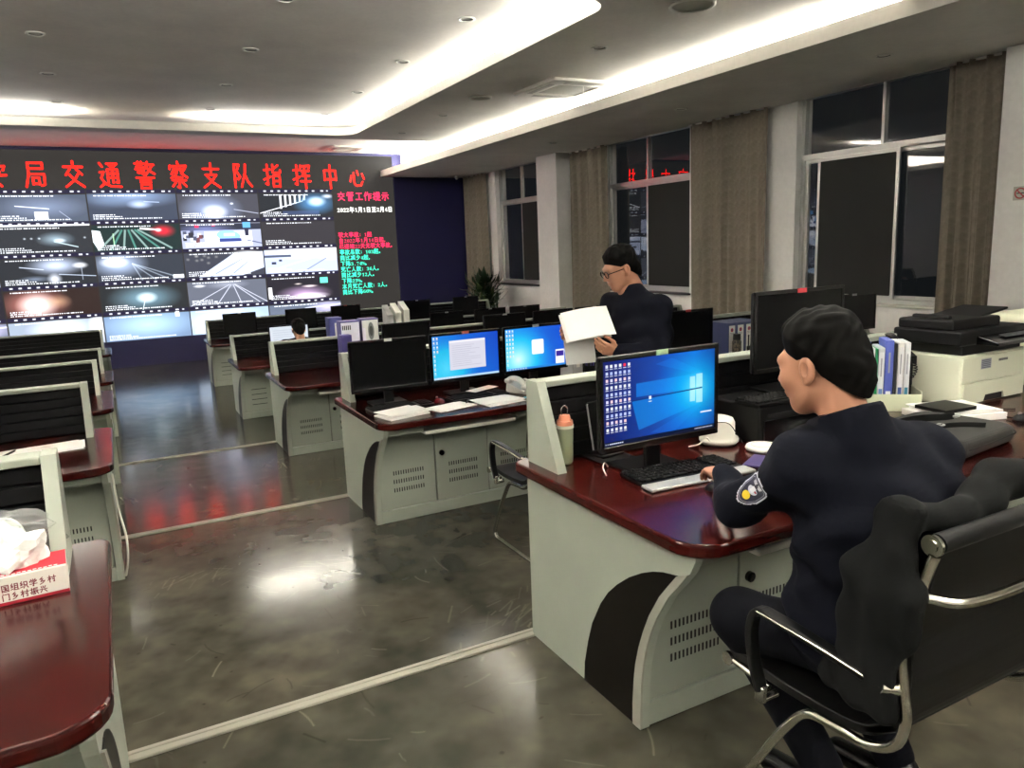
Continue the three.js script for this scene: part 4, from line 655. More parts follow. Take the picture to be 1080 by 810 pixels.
// pen cup with purple pens, file rack and red stamp near the standing man
{
  const t = thing('pen_cup', 'black wire pen cup full of dark and purple pens', 'pen holder', [3.33, TOP[1], -5.0]);
  obj('cup', [lathe([[0.0001, 0], [0.045, 0], [0.05, 0.1], [0.047, 0.1], [0.042, 0.004], [0.0001, 0.004]], 24)], M.black, t);
  for (let i = 0; i < 9; i++) { const a = i * 0.7, r = 0.028; obj('pen', [rod([r * Math.cos(a), 0.01, r * Math.sin(a)], [1.7 * r * Math.cos(a), R(0.15, 0.19), 1.7 * r * Math.sin(a)], 0.0048, 8)], flat([0x3d2f80, 0x17171a, 0x4a3a96, 0x222228][i % 4], 0.4), t); }
  const f = thing('file_rack', 'grey standing file rack beside the pen cup', 'file rack', [3.2, TOP[1], -5.07]);
  obj('box', [rb(0.09, 0.26, 0.2, 0.006, 0, 0.13, 0)], flat(0xa8a8a6), f); obj('label_strip', [bx(0.03, 0.1, 0.002, 0, 0.15, 0.1012)], M.white, f); obj('divider', [bx(0.02, 0.3, 0.17, 0.02, 0.15, 0)], M.black, f);
  const s = thing('red_stapler', 'small red stapler right of the pen cup', 'stapler', [3.42, TOP[1], -4.84], 0.4); obj('base', [rb(0.13, 0.012, 0.035, 0.004, 0, 0.006, 0)], M.black, s); obj('arm', [rb(0.13, 0.022, 0.03, 0.008).rotateZ(0.14).translate(0, 0.036, 0)], M.red, s);
  sheets('paper_pad', 3.58, TOP[1] + 0.0005, -4.92, 0.5, [[0.2, 0.16, 0.02, 0, 0, 0], [0.18, 0.14, 0.02, 0.02, 0, 0.3]], 'thick white paper pad right of the red stapler');
}
// binders
function binder(x, y, z, w, h, d, turn, label, body, draw, group) {
  const t = thing('binder', label, 'binder', [x, y, z], turn, group);
  obj('cover', [rb(w, h, d, 0.003, 0, h / 2, 0)], flat(body, 0.5), t);
  if (draw) { const p = obj('spine_label', uvPlane(w * 0.78, h * 0.86), print(canvasTex(64, 256, draw)), t); p.position.set(0, h * 0.5, d / 2 + 0.0012); }
  return t;
}
const spine = (g) => { g.fillStyle = '#cfcfca'; g.fillRect(0, 0, 64, 256); g.fillStyle = '#a83038'; g.beginPath(); g.arc(32, 34, 15, 0, 7); g.fill(); g.fillStyle = '#33406e'; g.beginPath(); g.arc(32, 34, 7, 0, 7); g.fill(); g.fillStyle = '#777'; g.fillRect(10, 56, 44, 3); g.fillRect(16, 66, 32, 3); g.fillStyle = '#b9b9b4'; for (let i = 0; i < 9; i++) g.fillRect(14, 90 + i * 16, 36, 5); };
['first', 'second', 'third', 'last'].forEach((o, i) => binder(4.71 + i * 0.1, TOP[1], -4.98, 0.088, 0.335, 0.26, 0, `${o} of the four dark binders with emblem spines, counted from the monitor`, 0x3a4166, spine, 'four emblem binders'));
{
  const b = thing('thermos', 'dark patterned thermos in front of the first emblem binder', 'flask', [4.66, TOP[1], -4.74]);
  obj('body', [lathe([[0.0001, 0], [0.036, 0], [0.038, 0.02], [0.038, 0.19], [0.03, 0.205]], 24)], S({ map: dataTex(64, 64, (u, v) => { const l = fbm(u, v, 10, 3, 500) > 0.52 ? 90 : 36; return [l, l * 0.9, l * 0.7]; }, true, [0.12, 0.12]), roughness: 0.5 }), b); obj('cap', [cy(0.033, 0.031, 0.05, 0, 0.23, 0)], M.black, b);
  for (let i = 0; i < 4; i++) { const r = thing('walkie_talkie', `${['first', 'second', 'third', 'fourth'][i]} black two-way radio from the thermos, standing in its charger`, 'radio', [4.79 + i * 0.085, TOP[1], -4.72 + (i % 2) * 0.03], 0, 'two-way radios in chargers'); obj('charger', [rb(0.07, 0.045, 0.08, 0.01, 0, 0.0225, 0)], M.black, r); obj('body', [rb(0.05, 0.1, 0.03, 0.008, 0, 0.092, 0)], M.rubber, r); obj('antenna', [rod([-0.014, 0.14, 0], [-0.014, 0.24 - i * 0.012, 0], 0.006)], M.black, r); obj('knob', [cy(0.007, 0.007, 0.014, 0.012, 0.147, 0, 12)], M.black, r); }
}
// nearest desk: bottle, tablet, router, black box with second monitor, binders, telephone, printer, bag
{
  const t = thing('drink_bottle', 'clear bottle with green drink and orange lid beside the cream screen end', 'bottle', [1.54, TOP[0] + 0.0005, -2.5]);
  obj('body', [lathe([[0.0001, 0], [0.028, 0], [0.031, 0.01], [0.034, 0.15], [0.03, 0.158]], 24)], P({ color: 0xe4ecd0, transmission: 0.6, thickness: 0, roughness: 0.15 }), t);
  obj('drink', [cy(0.026, 0.029, 0.12, 0, 0.066, 0)], flat(0xa9b98a, 0.4), t);
  obj('lid', [cy(0.034, 0.032, 0.02, 0, 0.167, 0), cy(0.026, 0.02, 0.022, 0, 0.188, 0)], flat(0xd98a6c, 0.45), t);
  obj('rim_band', [cy(0.0355, 0.0355, 0.012, 0, 0.153, 0)], flat(0xdcdccb, 0.4), t);
  obj('carry_loop', [tube([[-0.012, 0.197, 0], [-0.014, 0.225, 0], [0, 0.236, 0], [0.014, 0.225, 0], [0.012, 0.197, 0]], 0.003)], M.chrome, t);
  const m = thing('desk_mat', 'thin black tray under the drink bottle and tablet', 'tray', [1.7, TOP[0], -2.465]); obj('mat', [rb(0.17, 0.006, 0.17, 0.003, 0.03, 0.003, 0)], M.rubber, m);
  const b = thing('tablet', 'black tablet with a pale edge leaning behind the lit monitor', 'tablet', [1.71, TOP[0] + 0.0065, -2.49], 0.15);
  obj('body', [rb(0.13, 0.2, 0.012, 0.01).rotateX(-0.2).translate(0.02, 0.125, -0.02)], M.black, b); obj('edge', [rod([-0.046, 0.03, 0.0], [-0.046, 0.215, -0.036], 0.004), rod([-0.046, 0.215, -0.036], [0.08, 0.221, -0.038], 0.0035)], M.silver, b); obj('stand', [rb(0.12, 0.012, 0.1, 0.005, 0.02, 0.006, 0)], M.black, b); obj('prop', [rb(0.04, 0.1, 0.01, 0.003).rotateX(0.5).translate(0.02, 0.06, -0.035)], M.black, b);
  const c = thing('cable', 'thin white cable looping under the lit monitor', 'cable', [1.62, TOP[0], -2.31]); obj('wire', [tube([[-0.05, 0.004, 0.05], [-0.03, 0.02, 0.0], [0.0, 0.025, -0.03], [0.02, 0.004, -0.04]], 0.0028)], M.white, c);
  const r = thing('router', 'white dome-shaped router beside the lit monitor', 'router', [2.235, TOP[0], -2.37]);
  obj('body', [lathe([[0.0001, 0], [0.07, 0], [0.083, 0.014], [0.083, 0.028], [0.067, 0.036], [0.066, 0.095], [0.058, 0.112], [0.035, 0.12], [0.0001, 0.121]], 40)], flat(0xe2e0d4, 0.35), r);
  obj('power_cord', [tube([[-0.08, 0.03, 0.03], [-0.11, 0.05, 0.04], [-0.13, 0.02, 0.02], [-0.15, 0.004, -0.02]], 0.003)], M.white, r);
  obj('black_lead', [tube([[-0.07, 0.1, 0.01], [-0.02, 0.105, 0.072], [0.02, 0.06, 0.08], [0.05, 0.01, 0.09]], 0.002)], M.rubber, r);
  const d = thing('charging_pad', 'flat white round charging pad behind the router', 'charger', [2.305, TOP[0], -2.19]); obj('disc', [lathe([[0.0001, 0], [0.065, 0], [0.07, 0.008], [0.065, 0.02], [0.0001, 0.023]], 36)], flat(0xd9d8d2, 0.4), d); obj('rubber_ring', [new THREE.TorusGeometry(0.045, 0.0012, 6, 36).rotateX(Math.PI / 2).translate(0, 0.0225, 0)], flat(0xb5b4b0), d);
  sheets('notebook', 2.17, TOP[0] + 0.0005, -2.06, 0.5, [[0.16, 0.11, 0.006, 0, 0, 0]], 'purple notebook right of the keyboard', flat(0x473d6e), 'notebook');
  const box = thing('black_printer', 'low black printer carrying a keyboard and the second monitor', 'printer', [2.56, TOP[0], -2.385]);
  obj('body', [rb(0.44, 0.165, 0.3, 0.012, 0, 0.0825, -0.01)], M.black, box); obj('front_flap', [rb(0.4, 0.09, 0.012, 0.004, 0, 0.06, 0.146)], M.blackGloss, box); obj('paper_slot', [bx(0.34, 0.012, 0.004, 0, 0.12, 0.1415)], M.dark, box); obj('output_sheet', [bx(0.16, 0.003, 0.1, 0.12, 0.025, 0.18)], M.paper, box);
  monitor(2.7, TOP[0] + 0.166, -2.37, 'switched-off monitor with a red sticker in front of the seated man\'s face', { tagColor: 0xc0343c });
  const k2 = keyboard(2.53, TOP[0] + 0.167, -2.305, 0.0, 'black keyboard lying on the black printer'); k2.scale.set(0.9, 1, 0.9);
  // file holder with binders
  const HX = 3.36, HZ = -2.385, HT = -0.72;
  const h = thing('file_holder', 'cream slotted holder with upright coloured files beside the printer', 'file holder', [HX, TOP[0], HZ], HT);
  obj('tray', [rb(0.27, 0.012, 0.17, 0.003, 0, 0.006, 0), rb(0.27, 0.085, 0.006, 0.002, 0, 0.0425, 0.083), rb(0.006, 0.1, 0.17, 0.002, -0.132, 0.05, 0), rb(0.006, 0.1, 0.17, 0.002, 0.132, 0.05, 0)], flat(0xc3c8ac, 0.5), h);
  const files = [[0x4b5ca8, 0.022, 0.33, 'blue file at the left end of the cream holder'], [0xe4e4e2, 0.02, 0.3, 'thin white file in the cream holder'], [0x1f8f55, 0.014, 0.295, 'green file in the cream holder'], [0xb9bcc2, 0.03, 0.3, 'grey file with a pale tab in the cream holder'], [0x4a59ac, 0.04, 0.335, 'wide blue file with a white label in the cream holder'], [0x232429, 0.016, 0.32, 'black file in the cream holder'], [0xd6d6d2, 0.03, 0.325, 'white file with a blue label in the cream holder'], [0xcfd2d4, 0.028, 0.325, 'white file with a teal label in the cream holder']];
  let fx = -0.122; files.forEach(([c, w, hh, lab], i) => { const l = HX + (fx + w / 2) * Math.cos(HT), zz = HZ - (fx + w / 2) * Math.sin(HT); binder(l, TOP[0] + 0.0125, zz, w - 0.002, hh, 0.15, HT, lab, c, [3, 4, 6, 7].includes(i) ? (g) => { g.fillStyle = i === 4 ? '#4a59ac' : '#cdcfd2'; g.fillRect(0, 0, 64, 256); g.fillStyle = i === 4 ? '#d8d8d8' : i === 7 ? '#3b7f96' : i === 6 ? '#3f5590' : '#5b78b0'; g.fillRect(8, i === 4 ? 200 : 180, 48, 60); g.fillStyle = '#8a8d94'; g.fillRect(22, 30, 18, 90); } : null, 'upright files in the cream holder'); fx += w; });
  // black telephone with curled cord
  const ph = thing('black_telephone', 'black telephone with a curled cord between files and printer', 'telephone', [3.55, TOP[0], -2.462], -0.5);
  obj('stand', [rb(0.1, 0.2, 0.1, 0.01, 0, 0.1, 0)], M.black, ph); obj('base', [extr([[-0.07, 0], [0.06, 0], [0.06, 0.04], [-0.07, 0.08]], 0.1, 0.005).translate(0, 0.2, -0.055).rotateY(-Math.PI / 2)], M.black, ph);
  obj('handset', [tube([[-0.04, 0.31, -0.09], [-0.04, 0.335, -0.04], [-0.04, 0.32, 0.04], [-0.04, 0.275, 0.1]], 0.018, 10), rb(0.045, 0.03, 0.05, 0.012, -0.04, 0.298, -0.085), rb(0.045, 0.03, 0.05, 0.012, -0.04, 0.262, 0.095)], M.blackGloss, ph);
  const coil = []; for (let i = 0; i <= 160; i++) { const a = i * 0.75, s = i / 160; coil.push([-0.03 + 0.05 * Math.sin(s * 5) + 0.008 * Math.cos(a), 0.26 - 0.24 * s, 0.125 + 0.008 * Math.sin(a)]); } obj('curled_cord', [tube(coil, 0.0028, 5, 480)], M.rubber, ph);
  // multifunction printer
  const p = thing('multifunction_printer', 'cream laser printer with a black scanner lid', 'printer', [3.9, TOP[0], -2.37], 0), cr = flat(0xd9dbc6, 0.45);
  obj('body', [rb(0.56, 0.25, 0.37, 0.012, 0, 0.125, 0)], cr, p);
  obj('front_door', [rb(0.545, 0.125, 0.012, 0.004, 0, 0.178, 0.187)], cr, p);
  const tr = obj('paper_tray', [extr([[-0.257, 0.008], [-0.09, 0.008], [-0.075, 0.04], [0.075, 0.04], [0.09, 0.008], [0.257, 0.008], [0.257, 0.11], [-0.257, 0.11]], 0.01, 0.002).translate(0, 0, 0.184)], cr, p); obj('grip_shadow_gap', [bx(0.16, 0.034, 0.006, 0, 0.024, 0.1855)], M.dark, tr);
  const st = obj('sticker', uvPlane(0.085, 0.05), print(canvasTex(96, 56, (g) => { g.fillStyle = '#9ea0a6'; g.fillRect(0, 0, 96, 56); g.fillStyle = '#5a5f70'; for (let i = 0; i < 5; i++) g.fillRect(6, 6 + i * 10, 84, 5); })), p); st.position.set(-0.085, 0.2, 0.1945);
  obj('maker_badge', [rb(0.075, 0.012, 0.003, 0.001, 0.06, 0.208, 0.1945)], flat(0x6c6c68, 0.5), p);
  obj('output_bay', [rb(0.5, 0.06, 0.33, 0.01, 0.01, 0.275, 0)], M.dark, p);
  obj('scanner', [rb(0.56, 0.075, 0.36, 0.012, -0.01, 0.335, 0)], M.black, p);
  obj('control_panel', [extr([[0, 0], [0.12, 0], [0.12, 0.016], [0, 0.045]], 0.44, 0.004).rotateY(-Math.PI / 2).translate(0.29, 0.3, 0.165)], M.blackGloss, p);
  obj('panel_buttons', [bx(0.22, 0.003, 0.035).rotateX(0.24).translate(0.08, 0.337, 0.23)], flat(0x3c3d40, 0.4), p);
  obj('document_feeder', [rb(0.4, 0.055, 0.3, 0.014, -0.07, 0.395, -0.02), rb(0.3, 0.012, 0.24, 0.005).rotateZ(0.12).translate(0.11, 0.43, -0.03), rb(0.035, 0.03, 0.2, 0.01, -0.2, 0.425, -0.03)], M.black, p);
  const c2 = thing('copier', 'pale cream machine behind the printer at the frame edge', 'copier', [4.78, TOP[0], -2.34], 0); obj('body', [rb(0.78, 0.3, 0.38, 0.02, 0, 0.15, 0)], flat(0xcdd0b4, 0.5), c2); obj('lid', [rb(0.8, 0.09, 0.39, 0.03, 0, 0.345, 0)], flat(0xd2d4bb, 0.5), c2); obj('seam', [bx(0.79, 0.006, 0.385, 0, 0.301, 0)], M.creamDark, c2);
  sheets('paper_stack', 3.43, TOP[0] + 0.0005, -2.09, -0.3, [[0.36, 0.24, 0.03, 0, 0, 0], [0.32, 0.22, 0.01, 0.01, 0.0, 0.06], [0.3, 0.22, 0.006, -0.01, -0.01, -0.05]], 'white papers on a black tray between printer and bag');
  sheets('black_folder', 3.35, TOP[0] + 0.05, -2.08, -0.1, [[0.2, 0.16, 0.016, 0, 0, 0]], 'black folder lying on the white papers', M.black, 'folder');
  const lf = thing('leaflet', 'colourful leaflet lying between bag and printer', 'leaflet', [3.25, TOP[0] + 0.0005, -1.83], 0.4); const lp = obj('page', uvPlane(0.2, 0.14), print(canvasTex(128, 90, (g) => { g.fillStyle = '#d9d3e4'; g.fillRect(0, 0, 128, 90); g.fillStyle = '#b3304a'; g.fillRect(10, 10, 50, 40); g.fillStyle = '#4a4390'; g.fillRect(66, 20, 54, 56); g.fillStyle = '#eadfe0'; g.fillRect(20, 60, 40, 18); })), lf); lp.rotation.x = -Math.PI / 2; lp.position.y = 0.003; obj('backing', [bx(0.2, 0.002, 0.14, 0, 0.0012, 0)], M.paper, lf);
}
// far small things on rows three and four
{
  const bxs = (x, y, z, w, h, d, c, lab, extra) => { const t = thing('product_box', lab, 'box', [x, y, z]); obj('carton', [rb(w, h, d, 0.004, 0, h / 2, 0)], flat(c, 0.5), t); if (extra) { const q = obj('print', uvPlane(w * 0.94, h * 0.94), print(canvasTex(128, 128, extra)), t); q.position.set(0, h / 2, d / 2 + 0.0012); } };
  bxs(2.13, TOP[2], -7.82, 0.11, 0.4, 0.12, 0x3b3470, 'tall purple carton at the left of the white product box');
  bxs(2.22, TOP[2], -8.0, 0.21, 0.53, 0.16, 0x46407e, 'white over purple product box with black letters', (g) => { g.fillStyle = '#46407e'; g.fillRect(0, 0, 128, 128); g.fillStyle = '#d9dbe6'; g.fillRect(0, 0, 128, 52); g.fillStyle = '#333'; for (let i = 0; i < 5; i++) g.fillRect(8 + i * 13, 8, 8, 12); g.fillStyle = '#b9bbd6'; g.beginPath(); g.ellipse(84, 62, 22, 8, 0, 0, 7); g.fill(); });
  bxs(2.44, TOP[2], -8.0, 0.19, 0.54, 0.16, 0x46407e, 'product box showing a round grey machine', (g) => { g.fillStyle = '#cfd2cf'; g.fillRect(0, 0, 128, 60); g.fillStyle = '#4a4580'; g.fillRect(0, 60, 128, 68); g.fillStyle = '#6f7473'; g.beginPath(); g.arc(70, 30, 24, 0, 7); g.fill(); g.fillStyle = '#3c4040'; g.beginPath(); g.arc(70, 30, 14, 0, 7); g.fill(); g.fillStyle = '#d8d9e4'; g.fillRect(0, 20, 26, 108); });
  for (let i = 0; i < 3; i++) { const t = thing('magazine_file', `${['black and white', 'tall white', 'slanted white'][i]} magazine file above the switched-off monitor beside the boxes`, 'magazine file', [3.68 + i * 0.13, TOP[3], -11.0], 0, 'magazine files in the fourth row'); obj('box', [extr([[-0.12, 0], [0.12, 0], [0.12, 0.22 + i * 0.03], [-0.12, 0.36 + i * 0.02]], 0.085, 0.003).rotateY(-Math.PI / 2).translate(0.04, 0.27, 0)], i ? M.white : flat(0x9a9a98), t); obj('stand', [rb(0.1, 0.265, 0.24, 0.004, 0, 0.1325, 0)], M.black, t); if (i === 2) obj('red_tab', [bx(0.09, 0.02, 0.002, 0, 0.3, 0.125)], M.red, t); }
  binder(2.83, TOP[3], -10.95, 0.19, 0.52, 0.2, 0, 'tall blue file box right of the dark head', 0x474c8c, (g) => { g.fillStyle = '#474c8c'; g.fillRect(0, 0, 64, 256); g.fillStyle = '#c8cabf'; g.fillRect(26, 24, 34, 120); g.fillStyle = '#7c7e86'; g.fillRect(32, 40, 20, 6); });
}
// left block: tissue box with plastic bag, papers and pen
{
  const W = 0.26, H = 0.075, Dp = 0.13, t = thing('tissue_box', 'white and red printed tissue box on the nearest left desk', 'tissue box', [-0.325, TOP[0], -2.315], 0.06);
  obj('carton', [rb(W, H, Dp, 0.002, 0, H / 2, 0, 1)], flat(0xd9d4cc, 0.5), t);
  const f = obj('front_print', uvPlane(W * 0.995, H * 0.99), print(canvasTex(520, 150, (g) => { g.fillStyle = '#dcd6cd'; g.fillRect(0, 0, 520, 150); g.fillStyle = '#a5142b'; g.fillRect(0, 132, 520, 18); line(g, '国组织学乡村', 216, 36, 42, '#6e1626', 4.6); line(g, '门乡村振兴', 214, 84, 42, '#6e1626', 4.6); })), t); f.position.set(0, H / 2, Dp / 2 + 0.0012);
  const u = obj('top_print', uvPlane(W * 0.995, Dp * 0.99), print(canvasTex(520, 260, (g) => { g.fillStyle = '#c01f33'; g.fillRect(0, 0, 520, 260); g.fillStyle = '#ead9d5'; for (let i = 0; i < 14; i++) g.fillRect(150 + i * 24, 218 + (i % 3) * 3, 17, 14); g.fillStyle = '#d9d4cc'; g.fillRect(0, 244, 520, 16); })), t); u.rotation.x = -Math.PI / 2; u.position.y = H + 0.0012;
  const tis = new THREE.IcosahedronGeometry(1, 5), p = tis.attributes.position; for (let i = 0; i < p.count; i++) { const x = p.getX(i), y = p.getY(i), z = p.getZ(i), n = 1 + 0.3 * Math.sin(4.1 * x + 2 * z) * Math.cos(3.3 * y + 1) + 0.16 * Math.sin(9 * z + 4 * y) + 0.1 * Math.sin(13 * x - 5 * y); p.setXYZ(i, x * n * 0.085, Math.max(-0.02, y * n * 0.07 + 0.04), z * n * 0.045); } tis.computeVertexNormals();
  obj('tissue', [tis.translate(0.0, H, -0.01)], S({ color: 0xe6eae6, roughness: 0.95 }), t);
  const bag = new THREE.IcosahedronGeometry(1, 5), q = bag.attributes.position; for (let i = 0; i < q.count; i++) { const x = q.getX(i), y = q.getY(i), z = q.getZ(i), n = 1 + 0.14 * Math.sin(7 * x + 3 * y) + 0.1 * Math.sin(11 * y + 6 * z + 2 * x) + 0.07 * Math.cos(17 * z - 5 * x), up = Math.max(0, y); q.setXYZ(i, x * n * 0.15 * (1 - 0.25 * up), Math.max(-0.01, y * n * 0.12 + 0.075), z * n * 0.03); } bag.computeVertexNormals();
  const b = thing('plastic_bag', 'crumpled clear plastic bag standing behind the tissue box', 'plastic bag', [-0.37, TOP[0] + 0.001, -2.455]); obj('film', [bag.translate(0, 0.012, 0)], M.plastic, b);
  const tg = new THREE.IcosahedronGeometry(1, 4), w2 = tg.attributes.position; for (let i = 0; i < w2.count; i++) { const x = w2.getX(i), y = w2.getY(i), z = w2.getZ(i), n = 1 + 0.15 * Math.sin(5 * x + 3 * z); w2.setXYZ(i, x * n * 0.09, Math.max(0, y * n * 0.085 + 0.07), z * n * 0.022); } tg.computeVertexNormals(); obj('wrapped_tissues', [tg.translate(0, 0.016, 0)], S({ color: 0xe0e6e2, roughness: 0.95 }), b);
  sheets('paper_sheets', -0.47, TOP[1] + 0.0005, -5.06, 0.14, [[0.42, 0.26, 0.004, 0, 0, 0], [0.3, 0.21, 0.003, 0.08, 0.0, -0.1]], 'white sheets on the second left desk', M.paper);
  const pn = thing('pen', 'dark pen lying on the sheets of the second left desk', 'pen', [-0.62, TOP[1] + 0.0135, -5.04], 1.2); obj('barrel', [rod([-0.07, 0, 0], [0.06, 0, 0], 0.006)], M.black, pn); obj('tip', [rod([0.06, 0, 0], [0.075, 0, 0], 0.002)], M.chrome, pn);
  const c = thing('cable', 'white cable hanging to the floor under the second left desk', 'cable', [-0.116, Y2, -4.75]); obj('wire', [tube([[0.0, 0.62, -0.05], [0.01, 0.4, -0.02], [0.03, 0.25, 0.03], [0.02, 0.1, 0.02], [0, 0.004, -0.02]], 0.006)], M.white, c);
}
// plant by the first window
{
  const t = thing('potted_plant', 'leafy green potted plant in the corner by the first window', 'plant', [7.5, Y4, -15.5]);
  obj('pot', [lathe([[0.0001, 0], [0.16, 0], [0.21, 0.36], [0.225, 0.38], [0.2, 0.38], [0.19, 0.34], [0.0001, 0.33]], 28)], flat(0x3a3f4a, 0.5), t);
  const st = obj('stems', [rod([0, 0.3, 0], [0.02, 1.4, 0.02], 0.014), rod([0.05, 0.3, 0.03], [0.3, 1.3, 0.1], 0.01), rod([-0.04, 0.3, 0], [-0.3, 1.3, -0.05], 0.01)], flat(0x4a4a2c), t);
  const leafG = (() => { const p = [], ix = [], n = 8; for (let i = 0; i <= n; i++) { const s = i / n, w = 0.5 * Math.sin(Math.PI * Math.pow(s, 0.75)) * 0.42; for (const q of [-1, 0, 1]) p.push(q * w, s, -0.35 * s * s + (q ? 0.03 : 0)); } for (let i = 0; i < n; i++) for (let q = 0; q < 2; q++) { const a = i * 3 + q; ix.push(a, a + 1, a + 3, a + 1, a + 4, a + 3); } const g = new THREE.BufferGeometry(); g.setAttribute('position', new THREE.Float32BufferAttribute(p, 3)); g.setIndex(ix); g.computeVertexNormals(); g.setAttribute('uv', new THREE.Float32BufferAttribute(new Float32Array(p.length / 3 * 2), 2)); return ready([g]); })();
  for (let i = 0; i < 260; i++) { const l = obj('leaf', leafG, i % 6 ? M.leaf : M.leafPale, t); const a = R(0, 6.283), rr = R(0.02, 0.34); l.position.set(rr * Math.cos(a), 0.62 + R(0, 0.95) * (1 - 0.6 * rr), rr * Math.sin(a)); l.rotation.set(0, -a + Math.PI / 2 + R(-0.4, 0.4), 0); l.rotateX(R(0.3, 2.0)); l.scale.setScalar(R(0.16, 0.32)); }
}
// laptop bag on the nearest desk
{
  const t = thing('laptop_bag', 'dark grey laptop backpack lying flat on the nearest desk', 'bag', [2.98, TOP[0] + 0.004, -1.86], 0.12);
  const top = extr(rrect(-0.25, 0.25, -0.2, 0.2, [0.05, 0.09, 0.09, 0.05]), 0.03, 0.02).rotateX(-Math.PI / 2);
  { const p = top.attributes.position; for (let i = 0; i < p.count; i++) { const x = p.getX(i), z = p.getZ(i), y = p.getY(i); if (y > 0.02) p.setY(i, y + 0.012 * Math.cos(x * 5) * Math.cos(z * 6) - 0.05 * Math.max(0, x - 0.02)); } top.computeVertexNormals(); }
  obj('body', [top.translate(0, 0.02, 0)], M.bag, t);
  obj('side_zip', [tube(rrect(-0.252, 0.252, -0.202, 0.202, 0.08, 5).map(([a, b]) => [a, 0.035, b]), 0.004, 6, 160, true)], M.dark, t);
  obj('strap', [sweepRect([[-0.22, 0.078, -0.12], [-0.1, 0.091, -0.08], [0.05, 0.085, -0.04], [0.14, 0.076, -0.02]], 0.03, 0.006)], M.rubber, t);
  obj('strap', [sweepRect([[-0.22, 0.078, 0.06], [-0.12, 0.088, 0.05], [-0.02, 0.087, 0.09], [0.06, 0.08, 0.14]], 0.02, 0.006)], M.rubber, t);
  obj('buckle', [new THREE.TorusGeometry(0.018, 0.0045, 8, 4).rotateZ(Math.PI / 4).rotateX(Math.PI / 2).translate(0.145, 0.078, -0.018)], M.silver, t); obj('buckle', [new THREE.TorusGeometry(0.016, 0.004, 8, 4).rotateZ(Math.PI / 4).rotateX(Math.PI / 2).translate(-0.12, 0.095, 0.05)], M.silver, t);
}

// ---------- figures: distance fields meshed with marching cubes ----------
const sub = (a, b) => [a[0] - b[0], a[1] - b[1], a[2] - b[2]], add = (a, b, k = 1) => [a[0] + b[0] * k, a[1] + b[1] * k, a[2] + b[2] * k], dot = (a, b) => a[0] * b[0] + a[1] * b[1] + a[2] * b[2];
const norm = (a) => { const l = Math.hypot(...a); return [a[0] / l, a[1] / l, a[2] / l]; }, cross = (a, b) => [a[1] * b[2] - a[2] * b[1], a[2] * b[0] - a[0] * b[2], a[0] * b[1] - a[1] * b[0]];
const cap = (a, b, ra, rb = ra, axis = null, wide = 1) => {
  const ba = sub(b, a), bb = dot(ba, ba) || 1e-9;
  return (x, y, z) => {
    let vx = x - a[0], vy = y - a[1], vz = z - a[2]; const h = Math.max(0, Math.min(1, (vx * ba[0] + vy * ba[1] + vz * ba[2]) / bb));
    vx -= ba[0] * h; vy -= ba[1] * h; vz -= ba[2] * h;
    if (axis) { const c = (vx * axis[0] + vy * axis[1] + vz * axis[2]) * (1 - 1 / wide); vx -= axis[0] * c; vy -= axis[1] * c; vz -= axis[2] * c; }
    return Math.sqrt(vx * vx + vy * vy + vz * vz) - (ra + (rb - ra) * h);
  };
};
const ball = (c, r) => cap(c, c, r, r);
const ell = (c, r) => (x, y, z) => { const px = (x - c[0]) / r[0], py = (y - c[1]) / r[1], pz = (z - c[2]) / r[2], k0 = Math.hypot(px, py, pz), k1 = Math.hypot(px / r[0], py / r[1], pz / r[2]) || 1e-9; return k0 * (k0 - 1) / k1; };
const smin = (a, b, k) => { const h = Math.max(k - Math.abs(a - b), 0) / k; return Math.min(a, b) - h * h * k * 0.25; };
const uni = (list, k) => (x, y, z) => { let d = list[0](x, y, z); for (let i = 1; i < list.length; i++) d = smin(d, list[i](x, y, z), k); return d; };
const wr = (amp, f, s) => (x, y, z) => amp * (Math.sin(f * (x * 1.1 + y * 1.7 - z * 0.6) + s + 1.6 * Math.sin(f * 0.43 * (z + x - 0.6 * y))) + 0.6 * Math.sin(f * 1.9 * (y - 0.7 * x + 0.5 * z) + 2 * s));
function meshed(f, lo, hi, cell) {
  const n = Math.min(150, Math.ceil(Math.max(hi[0] - lo[0], hi[1] - lo[1], hi[2] - lo[2]) / cell) + 4), mc = new MarchingCubes(n, undefined, false, false, 160000), c = [0, 1, 2].map((i) => (lo[i] + hi[i]) / 2), h = [0, 1, 2].map((i) => (hi[i] - lo[i]) / 2 + 2 * cell);
  let q = 0; for (let k = 0; k < n; k++) for (let j = 0; j < n; j++) for (let i = 0; i < n; i++) mc.field[q++] = -f(c[0] + (i - n / 2) / (n / 2) * h[0], c[1] + (j - n / 2) / (n / 2) * h[1], c[2] + (k - n / 2) / (n / 2) * h[2]);
  mc.isolation = 0; mc.update();
  const p = mc.positionArray.slice(0, mc.count * 3); for (let i = 0; i < p.length; i++) p[i] = c[i % 3] + p[i] * h[i % 3];
  let g = new THREE.BufferGeometry(); g.setAttribute('position', new THREE.BufferAttribute(p, 3)); g = mergeVertices(g, 1e-5); g.computeVertexNormals();
  const P2 = g.attributes.position, N = g.attributes.normal; let s = 0; for (let i = 0; i < P2.count; i += 17) { const e = 0.004, x = P2.getX(i), y = P2.getY(i), z = P2.getZ(i); s += (f(x + N.getX(i) * e, y + N.getY(i) * e, z + N.getZ(i) * e) - f(x, y, z)) > 0 ? 1 : -1; }
  if (s < 0) { const ix = g.index.array; for (let i = 0; i < ix.length; i += 3) { const t = ix[i]; ix[i] = ix[i + 1]; ix[i + 1] = t; } g.computeVertexNormals(); }
  g.setAttribute('uv', new THREE.BufferAttribute(new Float32Array(P2.count * 2), 2));
  return g;
}
